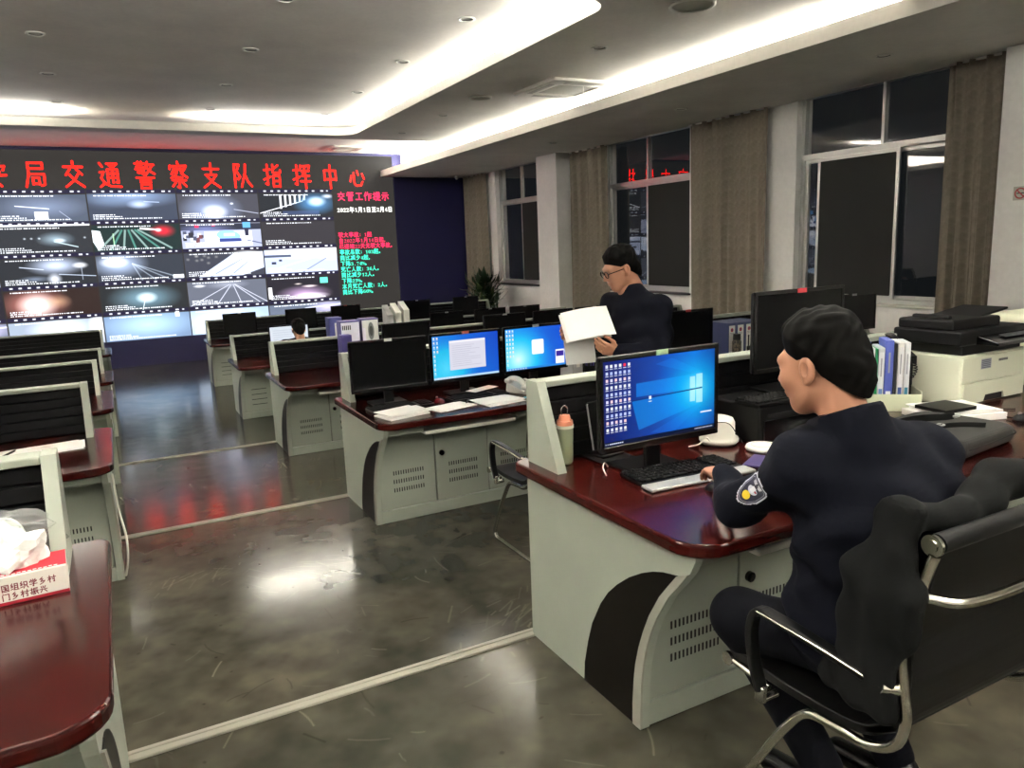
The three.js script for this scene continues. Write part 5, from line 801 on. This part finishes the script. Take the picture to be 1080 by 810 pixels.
function headFrame(c, face, tilt = 0) {                               // local: faces +z, y up
  const z = norm(face), x = norm(cross([0, 1, 0], z)), y = cross(z, x), m = new THREE.Matrix4().makeBasis(V(...x), V(...y), V(...z)).multiply(new THREE.Matrix4().makeRotationZ(tilt)); m.setPosition(...c); return m;
}
const cran = ell([0, 0.03, -0.018], [0.077, 0.092, 0.095]);
const headF = (() => {
  const base = uni([cran, ell([0, -0.035, 0.03], [0.06, 0.085, 0.066]), ball([0, -0.098, 0.062], 0.02), cap([0.046, -0.06, 0.005], [0.018, -0.1, 0.056], 0.018, 0.014), cap([-0.046, -0.06, 0.005], [-0.018, -0.1, 0.056], 0.018, 0.014), cap([-0.036, 0.022, 0.078], [0.036, 0.022, 0.078], 0.01), ball([0.036, -0.028, 0.068], 0.018), ball([-0.036, -0.028, 0.068], 0.018), cap([0, -0.07, -0.035], [0, -0.21, -0.055], 0.056, 0.06)], 0.03);
  const nose = uni([cap([0, 0.008, 0.09], [0, -0.028, 0.108], 0.007, 0.0115), ball([0.012, -0.032, 0.096], 0.008), ball([-0.012, -0.032, 0.096], 0.008)], 0.012), lip = cap([-0.02, -0.062, 0.089], [0.02, -0.062, 0.089], 0.006), lip2 = cap([-0.016, -0.071, 0.088], [0.016, -0.071, 0.088], 0.006);
  const ears = [1, -1].map((s) => { const e = ell([s * 0.08, -0.008, -0.012], [0.011, 0.033, 0.02]), lobe = ball([s * 0.076, -0.038, -0.002], 0.008), rimd = ell([s * 0.091, -0.006, -0.008], [0.007, 0.019, 0.011]); return (x, y, z) => Math.max(smin(e(x, y, z), lobe(x, y, z), 0.012), -rimd(x, y, z)); });
  const sock = [1, -1].map((s) => ball([s * 0.031, 0.004, 0.099], 0.014)), eye = [1, -1].map((s) => ball([s * 0.031, 0.004, 0.078], 0.0125));
  return (x, y, z) => {
    let d = smin(base(x, y, z), nose(x, y, z), 0.012); d = smin(d, Math.min(lip(x, y, z), lip2(x, y, z)), 0.006);
    for (const s of sock) d = -smin(-d, s(x, y, z), 0.008);
    for (const e of eye) d = Math.min(d, e(x, y, z));
    for (const e of ears) d = smin(d, e(x, y, z), 0.008);
    return d;
  };
})();
const headGeo = meshed(headF, [-0.1, -0.21, -0.13], [0.1, 0.13, 0.125], 0.0036);
const hairF = (x, y, z) => {
  const tex = 0.0016 * Math.sin(95 * x + 70 * z + 3 * Math.sin(50 * y + 30 * z)) + 0.0011 * Math.sin(150 * z - 80 * x + 60 * y + 2 * Math.sin(70 * x)) + 0.003 * Math.sin(40 * x + 1 + 20 * y) * Math.sin(44 * z);
  const lineY = z > 0.0 ? 0.008 + 0.62 * z : 0.008 + 0.95 * z, nearEar = Math.max(0, 1 - Math.hypot((z + 0.012) / 0.03, (y + 0.0) / 0.045)) * 0.03, up = Math.max(0, Math.min(1, (y - lineY) / 0.05));
  const nape = cap([0, -0.03, -0.06], [0, -0.1, -0.062], 0.06, 0.05)(x, y, z);
  const shell = smin(cran(x, y, z), nape, 0.03) - 0.0015 - 0.011 * up - 0.01 * Math.max(0, Math.min(1, (y - 0.05) / 0.06)) + tex * up;
  return Math.max(shell, lineY - y + nearEar);
};
const hairGeo = meshed(hairF, [-0.1, -0.1, -0.14], [0.1, 0.16, 0.11], 0.0036);
function handF(w, dir, palm, side, curl) {                            // palm: the way the palm looks; side: the way the thumb points
  const d = norm(dir), n = norm(palm), s = norm(side), at = (a, b, c) => add(add(add(w, d, a), s, b), n, c), list = [cap(add(w, d, -0.05), at(0.02, 0, 0), 0.027, 0.026, s, 1.15)];
  const off = [0.03, 0.01, -0.01, -0.029], len = [0.072, 0.08, 0.074, 0.058], fingers = [];
  off.forEach((o, i) => {
    list.push(cap(at(0.012, o * 0.55, 0), at(0.088 - Math.abs(i - 1.2) * 0.005, o, 0), 0.0145, 0.0115));
    let p = at(0.088 - Math.abs(i - 1.2) * 0.005, o, 0), a = curl * (0.7 + 0.12 * i); const segs = [0.46, 0.3, 0.24];
    const chain = segs.map((q, k) => { const v = add([d[0] * Math.cos(a), d[1] * Math.cos(a), d[2] * Math.cos(a)], n, Math.sin(a)), e = add(p, v, len[i] * q), c = cap(p, e, 0.0098 - k * 0.0008, 0.009 - k * 0.0009); p = e; a += curl * (0.85 - 0.2 * k); return c; });
    fingers.push(uni(chain, 0.004));
  });
  const t0 = at(0.018, 0.024, 0.004), t1 = at(0.05, 0.05, 0.016), t2 = at(0.078, 0.054, 0.03 + 0.012 * curl), t3 = at(0.1, 0.048, 0.04 + 0.016 * curl);
  const thumb = uni([cap(t0, t1, 0.015, 0.0115), cap(t1, t2, 0.0108, 0.0098), cap(t2, t3, 0.0096, 0.0085)], 0.008), palmF = uni(list, 0.016);
  return (x, y, z) => { let q = smin(palmF(x, y, z), thumb(x, y, z), 0.014); for (const f of fingers) q = Math.min(q, smin(palmF(x, y, z) + 0.004, f(x, y, z), 0.008)); return q; };
}
const around = (c, r) => [[c[0] - r, c[1] - r, c[2] - r], [c[0] + r, c[1] + r, c[2] + r]];
function figure(label, k) {
  const base = k.base, t = thing('person', label, 'person', base), move = (g) => g.translate(-base[0], -base[1], -base[2]);
  const hf = headFrame(k.head, k.face, k.tilt || 0);
  const parts = [meshed(k.bodyF, k.lo, k.hi, k.cell || 0.014), headGeo.clone().applyMatrix4(hf)];
  for (const h of k.hands || []) { const c = add(h.w, norm(h.dir), 0.06), [lo, hi] = around(c, 0.14); parts.push(meshed(handF(h.w, h.dir, h.palm, h.side, h.curl), lo, hi, 0.0034)); }
  obj('body', parts.map(move), M.skin, t);
  obj('hair', [move(hairGeo.clone().applyMatrix4(hf))], M.hair, t);
  obj('jacket', [move(meshed(k.jacketF, k.jlo || k.lo, k.hi, k.cell || 0.012))], k.cloth || M.navy, t);
  if (k.trouserF) obj('trousers', [move(meshed(k.trouserF, k.lo, k.thi || k.hi, 0.013))], M.navy2, t);
  if (k.shoes) k.shoes.forEach((s) => obj('shoe', [move(meshed(s.f, ...around(s.c, 0.2), 0.006))], M.blackGloss, t));
  return { t, hf, move };
}
function drape(f, c, u, v, n, outline, off, mat) {                    // a flat badge pressed onto a surface: grid marched along -n
  const N = 22, pos = [], ix = [], uv = []; u = norm(u); v = norm(v); n = norm(n);
  const id = {}; const inside = (a, b) => { let q = false; for (let i = 0, j = outline.length - 1; i < outline.length; j = i++) { const [xi, yi] = outline[i], [xj, yj] = outline[j]; if ((yi > b) !== (yj > b) && a < (xj - xi) * (b - yi) / (yj - yi) + xi) q = !q; } return q; };
  const xs = outline.map((o) => o[0]), ys = outline.map((o) => o[1]), x0 = Math.min(...xs), x1 = Math.max(...xs), y0 = Math.min(...ys), y1 = Math.max(...ys);
  const pt = (i, j) => { const key = i * 99 + j; if (id[key] !== undefined) return id[key]; const a = x0 + (x1 - x0) * i / N, b = y0 + (y1 - y0) * j / N; let p = add(add(add(c, u, a), v, b), n, 0.08); for (let q = 0; q < 40; q++) p = add(p, n, -0.8 * (f(...p) - off)); pos.push(...p); uv.push(i / N, j / N); return id[key] = pos.length / 3 - 1; };
  for (let i = 0; i < N; i++) for (let j = 0; j < N; j++) { const a = x0 + (x1 - x0) * (i + 0.5) / N, b = y0 + (y1 - y0) * (j + 0.5) / N; if (!inside(a, b)) continue; const A = pt(i, j), B = pt(i + 1, j), C = pt(i + 1, j + 1), Dd = pt(i, j + 1); ix.push(A, B, C, A, C, Dd); }
  const g = new THREE.BufferGeometry(); g.setAttribute('position', new THREE.Float32BufferAttribute(pos, 3)); g.setAttribute('uv', new THREE.Float32BufferAttribute(uv, 2)); g.setIndex(ix); g.computeVertexNormals();
  return g;
}

// the seated man
{
  const pel = [1.70, 0.625, -1.14], che = [1.655, 0.92, -1.175], nk = [1.612, 1.135, -1.225], hd = [1.556, 1.306, -1.298];
  const shL = [1.462, 1.065, -1.262], shR = [1.815, 1.05, -1.18], elL = [1.475, 0.885, -1.49], wrL = [1.635, 0.885, -1.705], elR = [1.98, 0.85, -1.42], wrR = [1.93, 0.85, -1.66];
  const hiL = [1.61, 0.56, -1.16], hiR = [1.80, 0.56, -1.15], knL = [1.50, 0.545, -1.5], knR = [1.84, 0.545, -1.5], anL = [1.645, 0.12, -1.31], anR = [1.86, 0.12, -1.24];
  const lat = norm([1, 0, 0.24]);
  const torso = (e) => [cap(pel, che, 0.148 + e, 0.147 + e, lat, 1.3), cap(che, add(nk, [0, -0.07, 0]), 0.14 + e, 0.095 + e, lat, 1.62), cap(shL, shR, 0.066 + e, 0.066 + e), cap(add(nk, [0, -0.06, 0]), nk, 0.085 + e, 0.055), cap([1.60, 0.62, -1.2], [1.80, 0.62, -1.18], 0.135 + e), cap([1.62, 0.66, -1.24], [1.66, 0.86, -1.22], 0.13 + e, 0.13 + e)];
  const bodyF = uni([...torso(-0.02), cap(shL, elL, 0.045, 0.038), cap(elL, wrL, 0.038, 0.028), cap(shR, elR, 0.045, 0.038), cap(elR, wrR, 0.038, 0.028), cap(nk, add(hd, [0.02, -0.14, 0.07]), 0.055, 0.05), cap(hiL, knL, 0.07, 0.05), cap(knL, anL, 0.048, 0.033), cap(hiR, knR, 0.07, 0.05), cap(knR, anR, 0.048, 0.033), cap(pel, add(pel, [0, -0.02, 0]), 0.13)], 0.05);
  const fold = wr(0.006, 24, 1), armL = uni([cap(shL, elL, 0.062, 0.052), cap(elL, wrL, 0.052, 0.041)], 0.05), armR = uni([cap(shR, elR, 0.068, 0.057), cap(elR, wrR, 0.057, 0.043)], 0.05), tor = uni(torso(0.012), 0.07);
  const colA = cap([1.59, 1.09, -1.2], [1.57, 1.2, -1.228], 0.102, 0.086), collar = (x, y, z) => Math.max(colA(x, y, z), y - 1.205 - 0.5 * (z + 1.2));
  const coreF = (x, y, z) => smin(smin(smin(tor(x, y, z), armL(x, y, z), 0.045), armR(x, y, z), 0.045), collar(x, y, z), 0.012);
  const jacketF = (x, y, z) => coreF(x, y, z) + fold(x, y, z) * Math.max(0, Math.min(1, (1.16 - y) / 0.1));
  const trouserF = uni([cap(hiL, knL, 0.092, 0.075), cap(knL, anL, 0.072, 0.056), cap(hiR, knR, 0.092, 0.075), cap(knR, anR, 0.072, 0.056), cap([1.65, 0.58, -1.14], [1.76, 0.58, -1.13], 0.11)], 0.04);
  const shoe = (a) => ({ c: add(a, [0, -0.05, -0.05]), f: uni([cap(add(a, [0, -0.03, 0.03]), add(a, [0, -0.075, 0.03]), 0.045, 0.04), cap(add(a, [0, -0.075, 0.03]), add(a, [-0.02, -0.08, -0.17]), 0.042, 0.036)], 0.03) });
  const { t, hf, move } = figure('man in a dark navy uniform jacket seated at the nearest desk', {
    base: [1.7, 0.0, -1.15], head: hd, face: [-0.2, -0.22, -1], bodyF, jacketF, trouserF, lo: [1.3, 0.05, -1.8], hi: [2.15, 1.25, -0.85], jlo: [1.3, 0.4, -1.8], thi: [2.1, 0.75, -0.9],
    hands: [{ w: wrL, dir: [0.35, 0.0, -0.93], palm: [0.05, -1, 0.0], side: [0.93, 0, 0.35], curl: 0.45 }, { w: wrR, dir: [-0.3, -0.15, -0.95], palm: [0, -1, 0.1], side: [-0.9, 0, 0.3], curl: 0.4 }], shoes: [shoe(anL), shoe(anR)],
  });
  // shoulder patch and epaulette on the left sleeve
  const axis = norm(sub(shL, elL)), n = norm([-0.88, 0.28, 0.38]), u = norm(cross(axis, n)), n2 = norm(cross(u, axis)), mid = add(elL, sub(shL, elL), 0.52);
  const nn = dot(n2, n) > 0 ? n2 : n2.map((q) => -q), shield = [[-0.03, 0.035], [-0.026, 0.045], [0, 0.05], [0.026, 0.045], [0.03, 0.035], [0.029, -0.01], [0.02, -0.032], [0.008, -0.044], [0, -0.047], [-0.008, -0.044], [-0.02, -0.032], [-0.029, -0.01]], big = shield.map(([a, b]) => [a * 1.12, b * 1.4]);
  const tex = canvasTex(192, 300, (g, W, H) => { const path = (k) => { g.beginPath(); shield.forEach(([x, y], i) => { const px = W / 2 + x / 0.06 * W * k, py = H * 0.515 - y / 0.097 * H * k; i ? g.lineTo(px, py) : g.moveTo(px, py); }); g.closePath(); }; g.fillStyle = '#c9c9d6'; g.fillRect(0, 0, W, H); path(0.9); g.fillStyle = '#23233a'; g.fill(); path(0.8); g.lineWidth = 3; g.strokeStyle = '#b9b9c9'; g.stroke(); g.strokeStyle = '#dcdce4'; glyph(g, '警', 44, 34, 48, 46, 5); glyph(g, '察', 100, 34, 48, 46, 5); g.fillStyle = '#cfcfe0'; g.beginPath(); g.ellipse(96, 140, 44, 34, 0.3, 0, 7); g.fill(); g.fillStyle = '#d8b92e'; g.beginPath(); g.arc(96, 208, 34, 0, 7); g.fill(); g.fillStyle = '#a8324a'; g.fillRect(60, 120, 30, 16); g.fillStyle = '#e9e9f2'; g.fillRect(80, 98, 34, 60); });
  const uu = dot(u, [0.5, 0, -0.5]) > 0 ? u : u.map((q) => -q);
  obj('sleeve_patch', [move(drape(jacketF, mid, uu, axis, nn, big, 0.0016, null))], print(tex, 0.7), t, true);
  obj('epaulette', [move(drape(jacketF, add(shL, [0.055, 0.03, 0.01]), [0.9, 0.25, 0.2], [-0.2, 0, 0.98], [0, 1, 0], rrect(-0.06, 0.06, -0.024, 0.024, 0.006, 3), 0.004, null))], M.navy2, t, true);
}
// jacket hung over the seated man's chair
{
  const dz = norm([0.16, 0, -1]), fold = wr(0.0028, 26, 3), core = uni([cap([1.455, 1.035, -0.985], [1.435, 0.86, -1.01], 0.022, 0.034, dz, 2.4), cap([1.435, 0.86, -1.01], [1.43, 0.57, -1.05], 0.034, 0.036, dz, 3.1), cap([1.46, 1.02, -0.97], [1.6, 1.0, -0.95], 0.028, 0.03), cap([1.6, 1.0, -0.95], [1.72, 1.01, -0.965], 0.03, 0.036), cap([1.72, 1.02, -0.97], [1.88, 1.03, -0.985], 0.04, 0.044), cap([1.8, 1.05, -0.99], [1.86, 1.04, -0.96], 0.035)], 0.045);
  const g = meshed((x, y, z) => core(x, y, z) + fold(x, y, z) + 0.0045 * Math.sin(70 * z + 6 * y + 1.4 * Math.sin(11 * y)) * Math.max(0.25, Math.min(1, (1.06 - y) / 0.25)), [1.32, 0.44, -1.22], [1.96, 1.14, -0.86], 0.0075);
  const t = thing('draped_jacket', 'black jacket slung over the back of the occupied chair', 'jacket', [1.5, 0.45, -1.0]);
  obj('cloth', [g.translate(-1.5, -0.45, 1.0)], M.blackCloth, t);
}
// the standing man reading papers
{
  const pel = [2.82, 0.72, -3.70], che = [2.83, 1.06, -3.70], nk = [2.775, 1.305, -3.70], hd = [2.7, 1.465, -3.715];
  const shL = [2.85, 1.235, -3.53], shR = [2.765, 1.235, -3.88], elL = [2.80, 0.985, -3.49], wrL = [2.575, 0.985, -3.575], elR = [2.66, 1.0, -3.98], wrR = [2.47, 1.07, -3.9];
  const lat = norm([-0.24, 0, -1]), hiL = [2.84, 0.68, -3.61], hiR = [2.8, 0.68, -3.79], knL = [2.81, 0.26, -3.6], knR = [2.78, 0.26, -3.8], anL = [2.84, -0.11, -3.6], anR = [2.82, -0.11, -3.8];
  const torso = (e) => [cap(pel, che, 0.128 + e, 0.14 + e, lat, 1.3), cap(che, add(nk, [0.02, -0.07, 0]), 0.135 + e, 0.085 + e, lat, 1.5), cap(shL, shR, 0.06 + e), cap(add(nk, [0.01, -0.06, 0]), nk, 0.08 + e, 0.055)];
  const bodyF = uni([...torso(-0.02), cap(shL, elL, 0.045, 0.038), cap(elL, wrL, 0.037, 0.028), cap(shR, elR, 0.045, 0.038), cap(elR, wrR, 0.037, 0.028), cap(nk, add(hd, [0.03, -0.1, 0.0]), 0.054, 0.052), cap(hiL, knL, 0.072, 0.05), cap(knL, anL, 0.048, 0.034), cap(hiR, knR, 0.072, 0.05), cap(knR, anR, 0.048, 0.034)], 0.05);
  const fold = wr(0.004, 22, 2), core = uni([...torso(0.015), cap(shL, elL, 0.068, 0.06), cap(elL, wrL, 0.058, 0.046), cap(shR, elR, 0.066, 0.058), cap(elR, wrR, 0.056, 0.044), cap(add(nk, [0.01, -0.04, 0]), add(nk, [0.005, 0.025, 0]), 0.078, 0.068)], 0.045);
  const trouserF = uni([cap(hiL, knL, 0.088, 0.068), cap(knL, anL, 0.066, 0.056), cap(hiR, knR, 0.088, 0.068), cap(knR, anR, 0.066, 0.056), cap([2.83, 0.7, -3.64], [2.82, 0.7, -3.76], 0.11)], 0.04);
  const shoe = (a) => ({ c: add(a, [-0.05, -0.03, 0]), f: uni([cap(add(a, [0.03, -0.02, 0]), add(a, [0.03, -0.045, 0]), 0.045, 0.04), cap(add(a, [0.03, -0.046, 0]), add(a, [-0.17, -0.05, 0.01]), 0.042, 0.036)], 0.03) });
  const { t, hf, move } = figure('standing man in a dark jacket and glasses reading white sheets', {
    base: [2.8, Y2, -3.7], head: hd, face: [-0.93, -0.34, -0.2], bodyF, jacketF: (x, y, z) => core(x, y, z) + fold(x, y, z), trouserF, lo: [2.4, -0.16, -4.08], hi: [3.05, 1.42, -3.38], jlo: [2.4, 0.55, -4.08], thi: [3.0, 0.86, -3.4],
    hands: [{ w: wrL, dir: [-0.9, 0.35, -0.1], palm: [0.25, 0.5, -0.8], side: [0.2, 0.75, 0.5], curl: 0.5 }, { w: wrR, dir: [-0.9, 0.2, 0.3], palm: [0.2, 0.2, 0.9], side: [0.1, 0.9, 0], curl: 0.5 }], shoes: [shoe(anL), shoe(anR)],
  });
  const gl = [], ring = (s) => new THREE.TorusGeometry(0.024, 0.0027, 6, 24).scale(1.05, 0.8, 1).translate(s * 0.031, 0.0, 0.102);
  gl.push(ring(1), ring(-1), rod([-0.006, 0.002, 0.104], [0.006, 0.002, 0.104], 0.0016), rod([0.056, 0.004, 0.1], [0.08, 0.002, -0.005], 0.0025), rod([-0.056, 0.004, 0.1], [-0.08, 0.002, -0.005], 0.0017));
  obj('glasses', gl.map((g) => move(g.applyMatrix4(hf))), M.blackGloss, t);
  // sheets held in his hands: a bent booklet with real thickness
  const p = thing('held_papers', 'large white sheets held open by the standing man', 'papers', [2.48, 1.1, -3.7]);
  const leaf = (w, h, th, bend, tilt, turn) => { const n = 14, up = [], dn = []; for (let i = 0; i <= n; i++) { const s = i / n, x = (s - 0.5) * w, z = bend * Math.sin(s * 2.8 + 0.2); up.push([x, -z]); dn.unshift([x, -z + th]); } return extr([...up, ...dn], h).rotateX(-Math.PI / 2).translate(0, -h / 2, 0).rotateX(-tilt).rotateY(turn); };
  obj('sheet', [leaf(0.31, 0.19, 0.002, 0.025, 0.55, -0.1).rotateZ(0.08).translate(0, 0.05, -0.03)], M.paper, p);
  obj('sheet', [leaf(0.3, 0.18, 0.002, 0.03, 0.5, -0.12).rotateZ(0.05).translate(-0.01, 0.035, -0.05)], M.paper, p);
  obj('sheet', [leaf(0.2, 0.15, 0.002, 0.012, 0.2, -0.1).translate(-0.05, -0.11, -0.05)], M.paperGrey, p);
}
// the person half hidden in the fourth row
{
  const o = [2.13, Y4, -10.02], at = (x, y, z) => add(o, [x, y, z]), pel = at(0, 0.56, 0.05), che = at(0, 0.93, 0), nk = at(0, 1.09, -0.02), hd = at(0, 1.23, -0.05), lat = [1, 0, 0];
  const arms = (e) => [cap(at(-0.2, 1.045, 0), at(-0.3, 0.82, -0.25), 0.05 + e, 0.045 + e), cap(at(-0.3, 0.82, -0.25), at(-0.12, 0.81, -0.45), 0.044 + e, 0.034 + e), cap(at(0.2, 1.045, 0), at(0.3, 0.82, -0.25), 0.05 + e, 0.045 + e), cap(at(0.3, 0.82, -0.25), at(0.12, 0.81, -0.45), 0.044 + e, 0.034 + e)];
  const legs = (e) => [cap(at(-0.1, 0.54, 0), at(-0.13, 0.53, -0.42), 0.075 + e, 0.06 + e), cap(at(-0.13, 0.53, -0.42), at(-0.12, 0.08, -0.4), 0.055 + e, 0.045 + e), cap(at(0.1, 0.54, 0), at(0.13, 0.53, -0.42), 0.075 + e, 0.06 + e), cap(at(0.13, 0.53, -0.42), at(0.12, 0.08, -0.4), 0.055 + e, 0.045 + e)];
  const tor = (e) => [cap(pel, che, 0.13 + e, 0.14 + e, lat, 1.3), cap(che, add(nk, [0, -0.05, 0]), 0.13 + e, 0.08 + e, lat, 1.6), cap(at(-0.2, 1.045, 0), at(0.2, 1.045, 0), 0.055 + e)];
  figure('dark-haired person seated low before the white monitor of the fourth row', { base: [...o], head: hd, face: [0, -0.3, -1], tilt: 0, bodyF: uni([...tor(-0.02), ...arms(-0.012), ...legs(-0.015), cap(nk, hd, 0.052)], 0.05), jacketF: uni([...tor(0.01), ...arms(0.008)], 0.05), trouserF: uni(legs(0.005), 0.05), lo: at(-0.42, 0.0, -0.6), hi: at(0.42, 1.18, 0.3), cell: 0.018, cloth: M.blackCloth, shoes: [-0.12, 0.12].map((x) => ({ c: at(x, 0.05, -0.44), f: cap(at(x, 0.045, -0.36), at(x, 0.045, -0.54), 0.042, 0.036) })),
    hands: [{ w: at(-0.12, 0.815, -0.45), dir: [0.3, 0, -0.9], palm: [0, -1, 0], side: [0.9, 0, 0.2], curl: 0.4 }, { w: at(0.12, 0.815, -0.45), dir: [-0.3, 0, -0.9], palm: [0, -1, 0], side: [-0.9, 0, 0.2], curl: 0.4 }] });
  chair(2.13, Y4, -10.0, 0, 'chair of the person half hidden in the fourth row');
}
renderer.render(scene, camera);
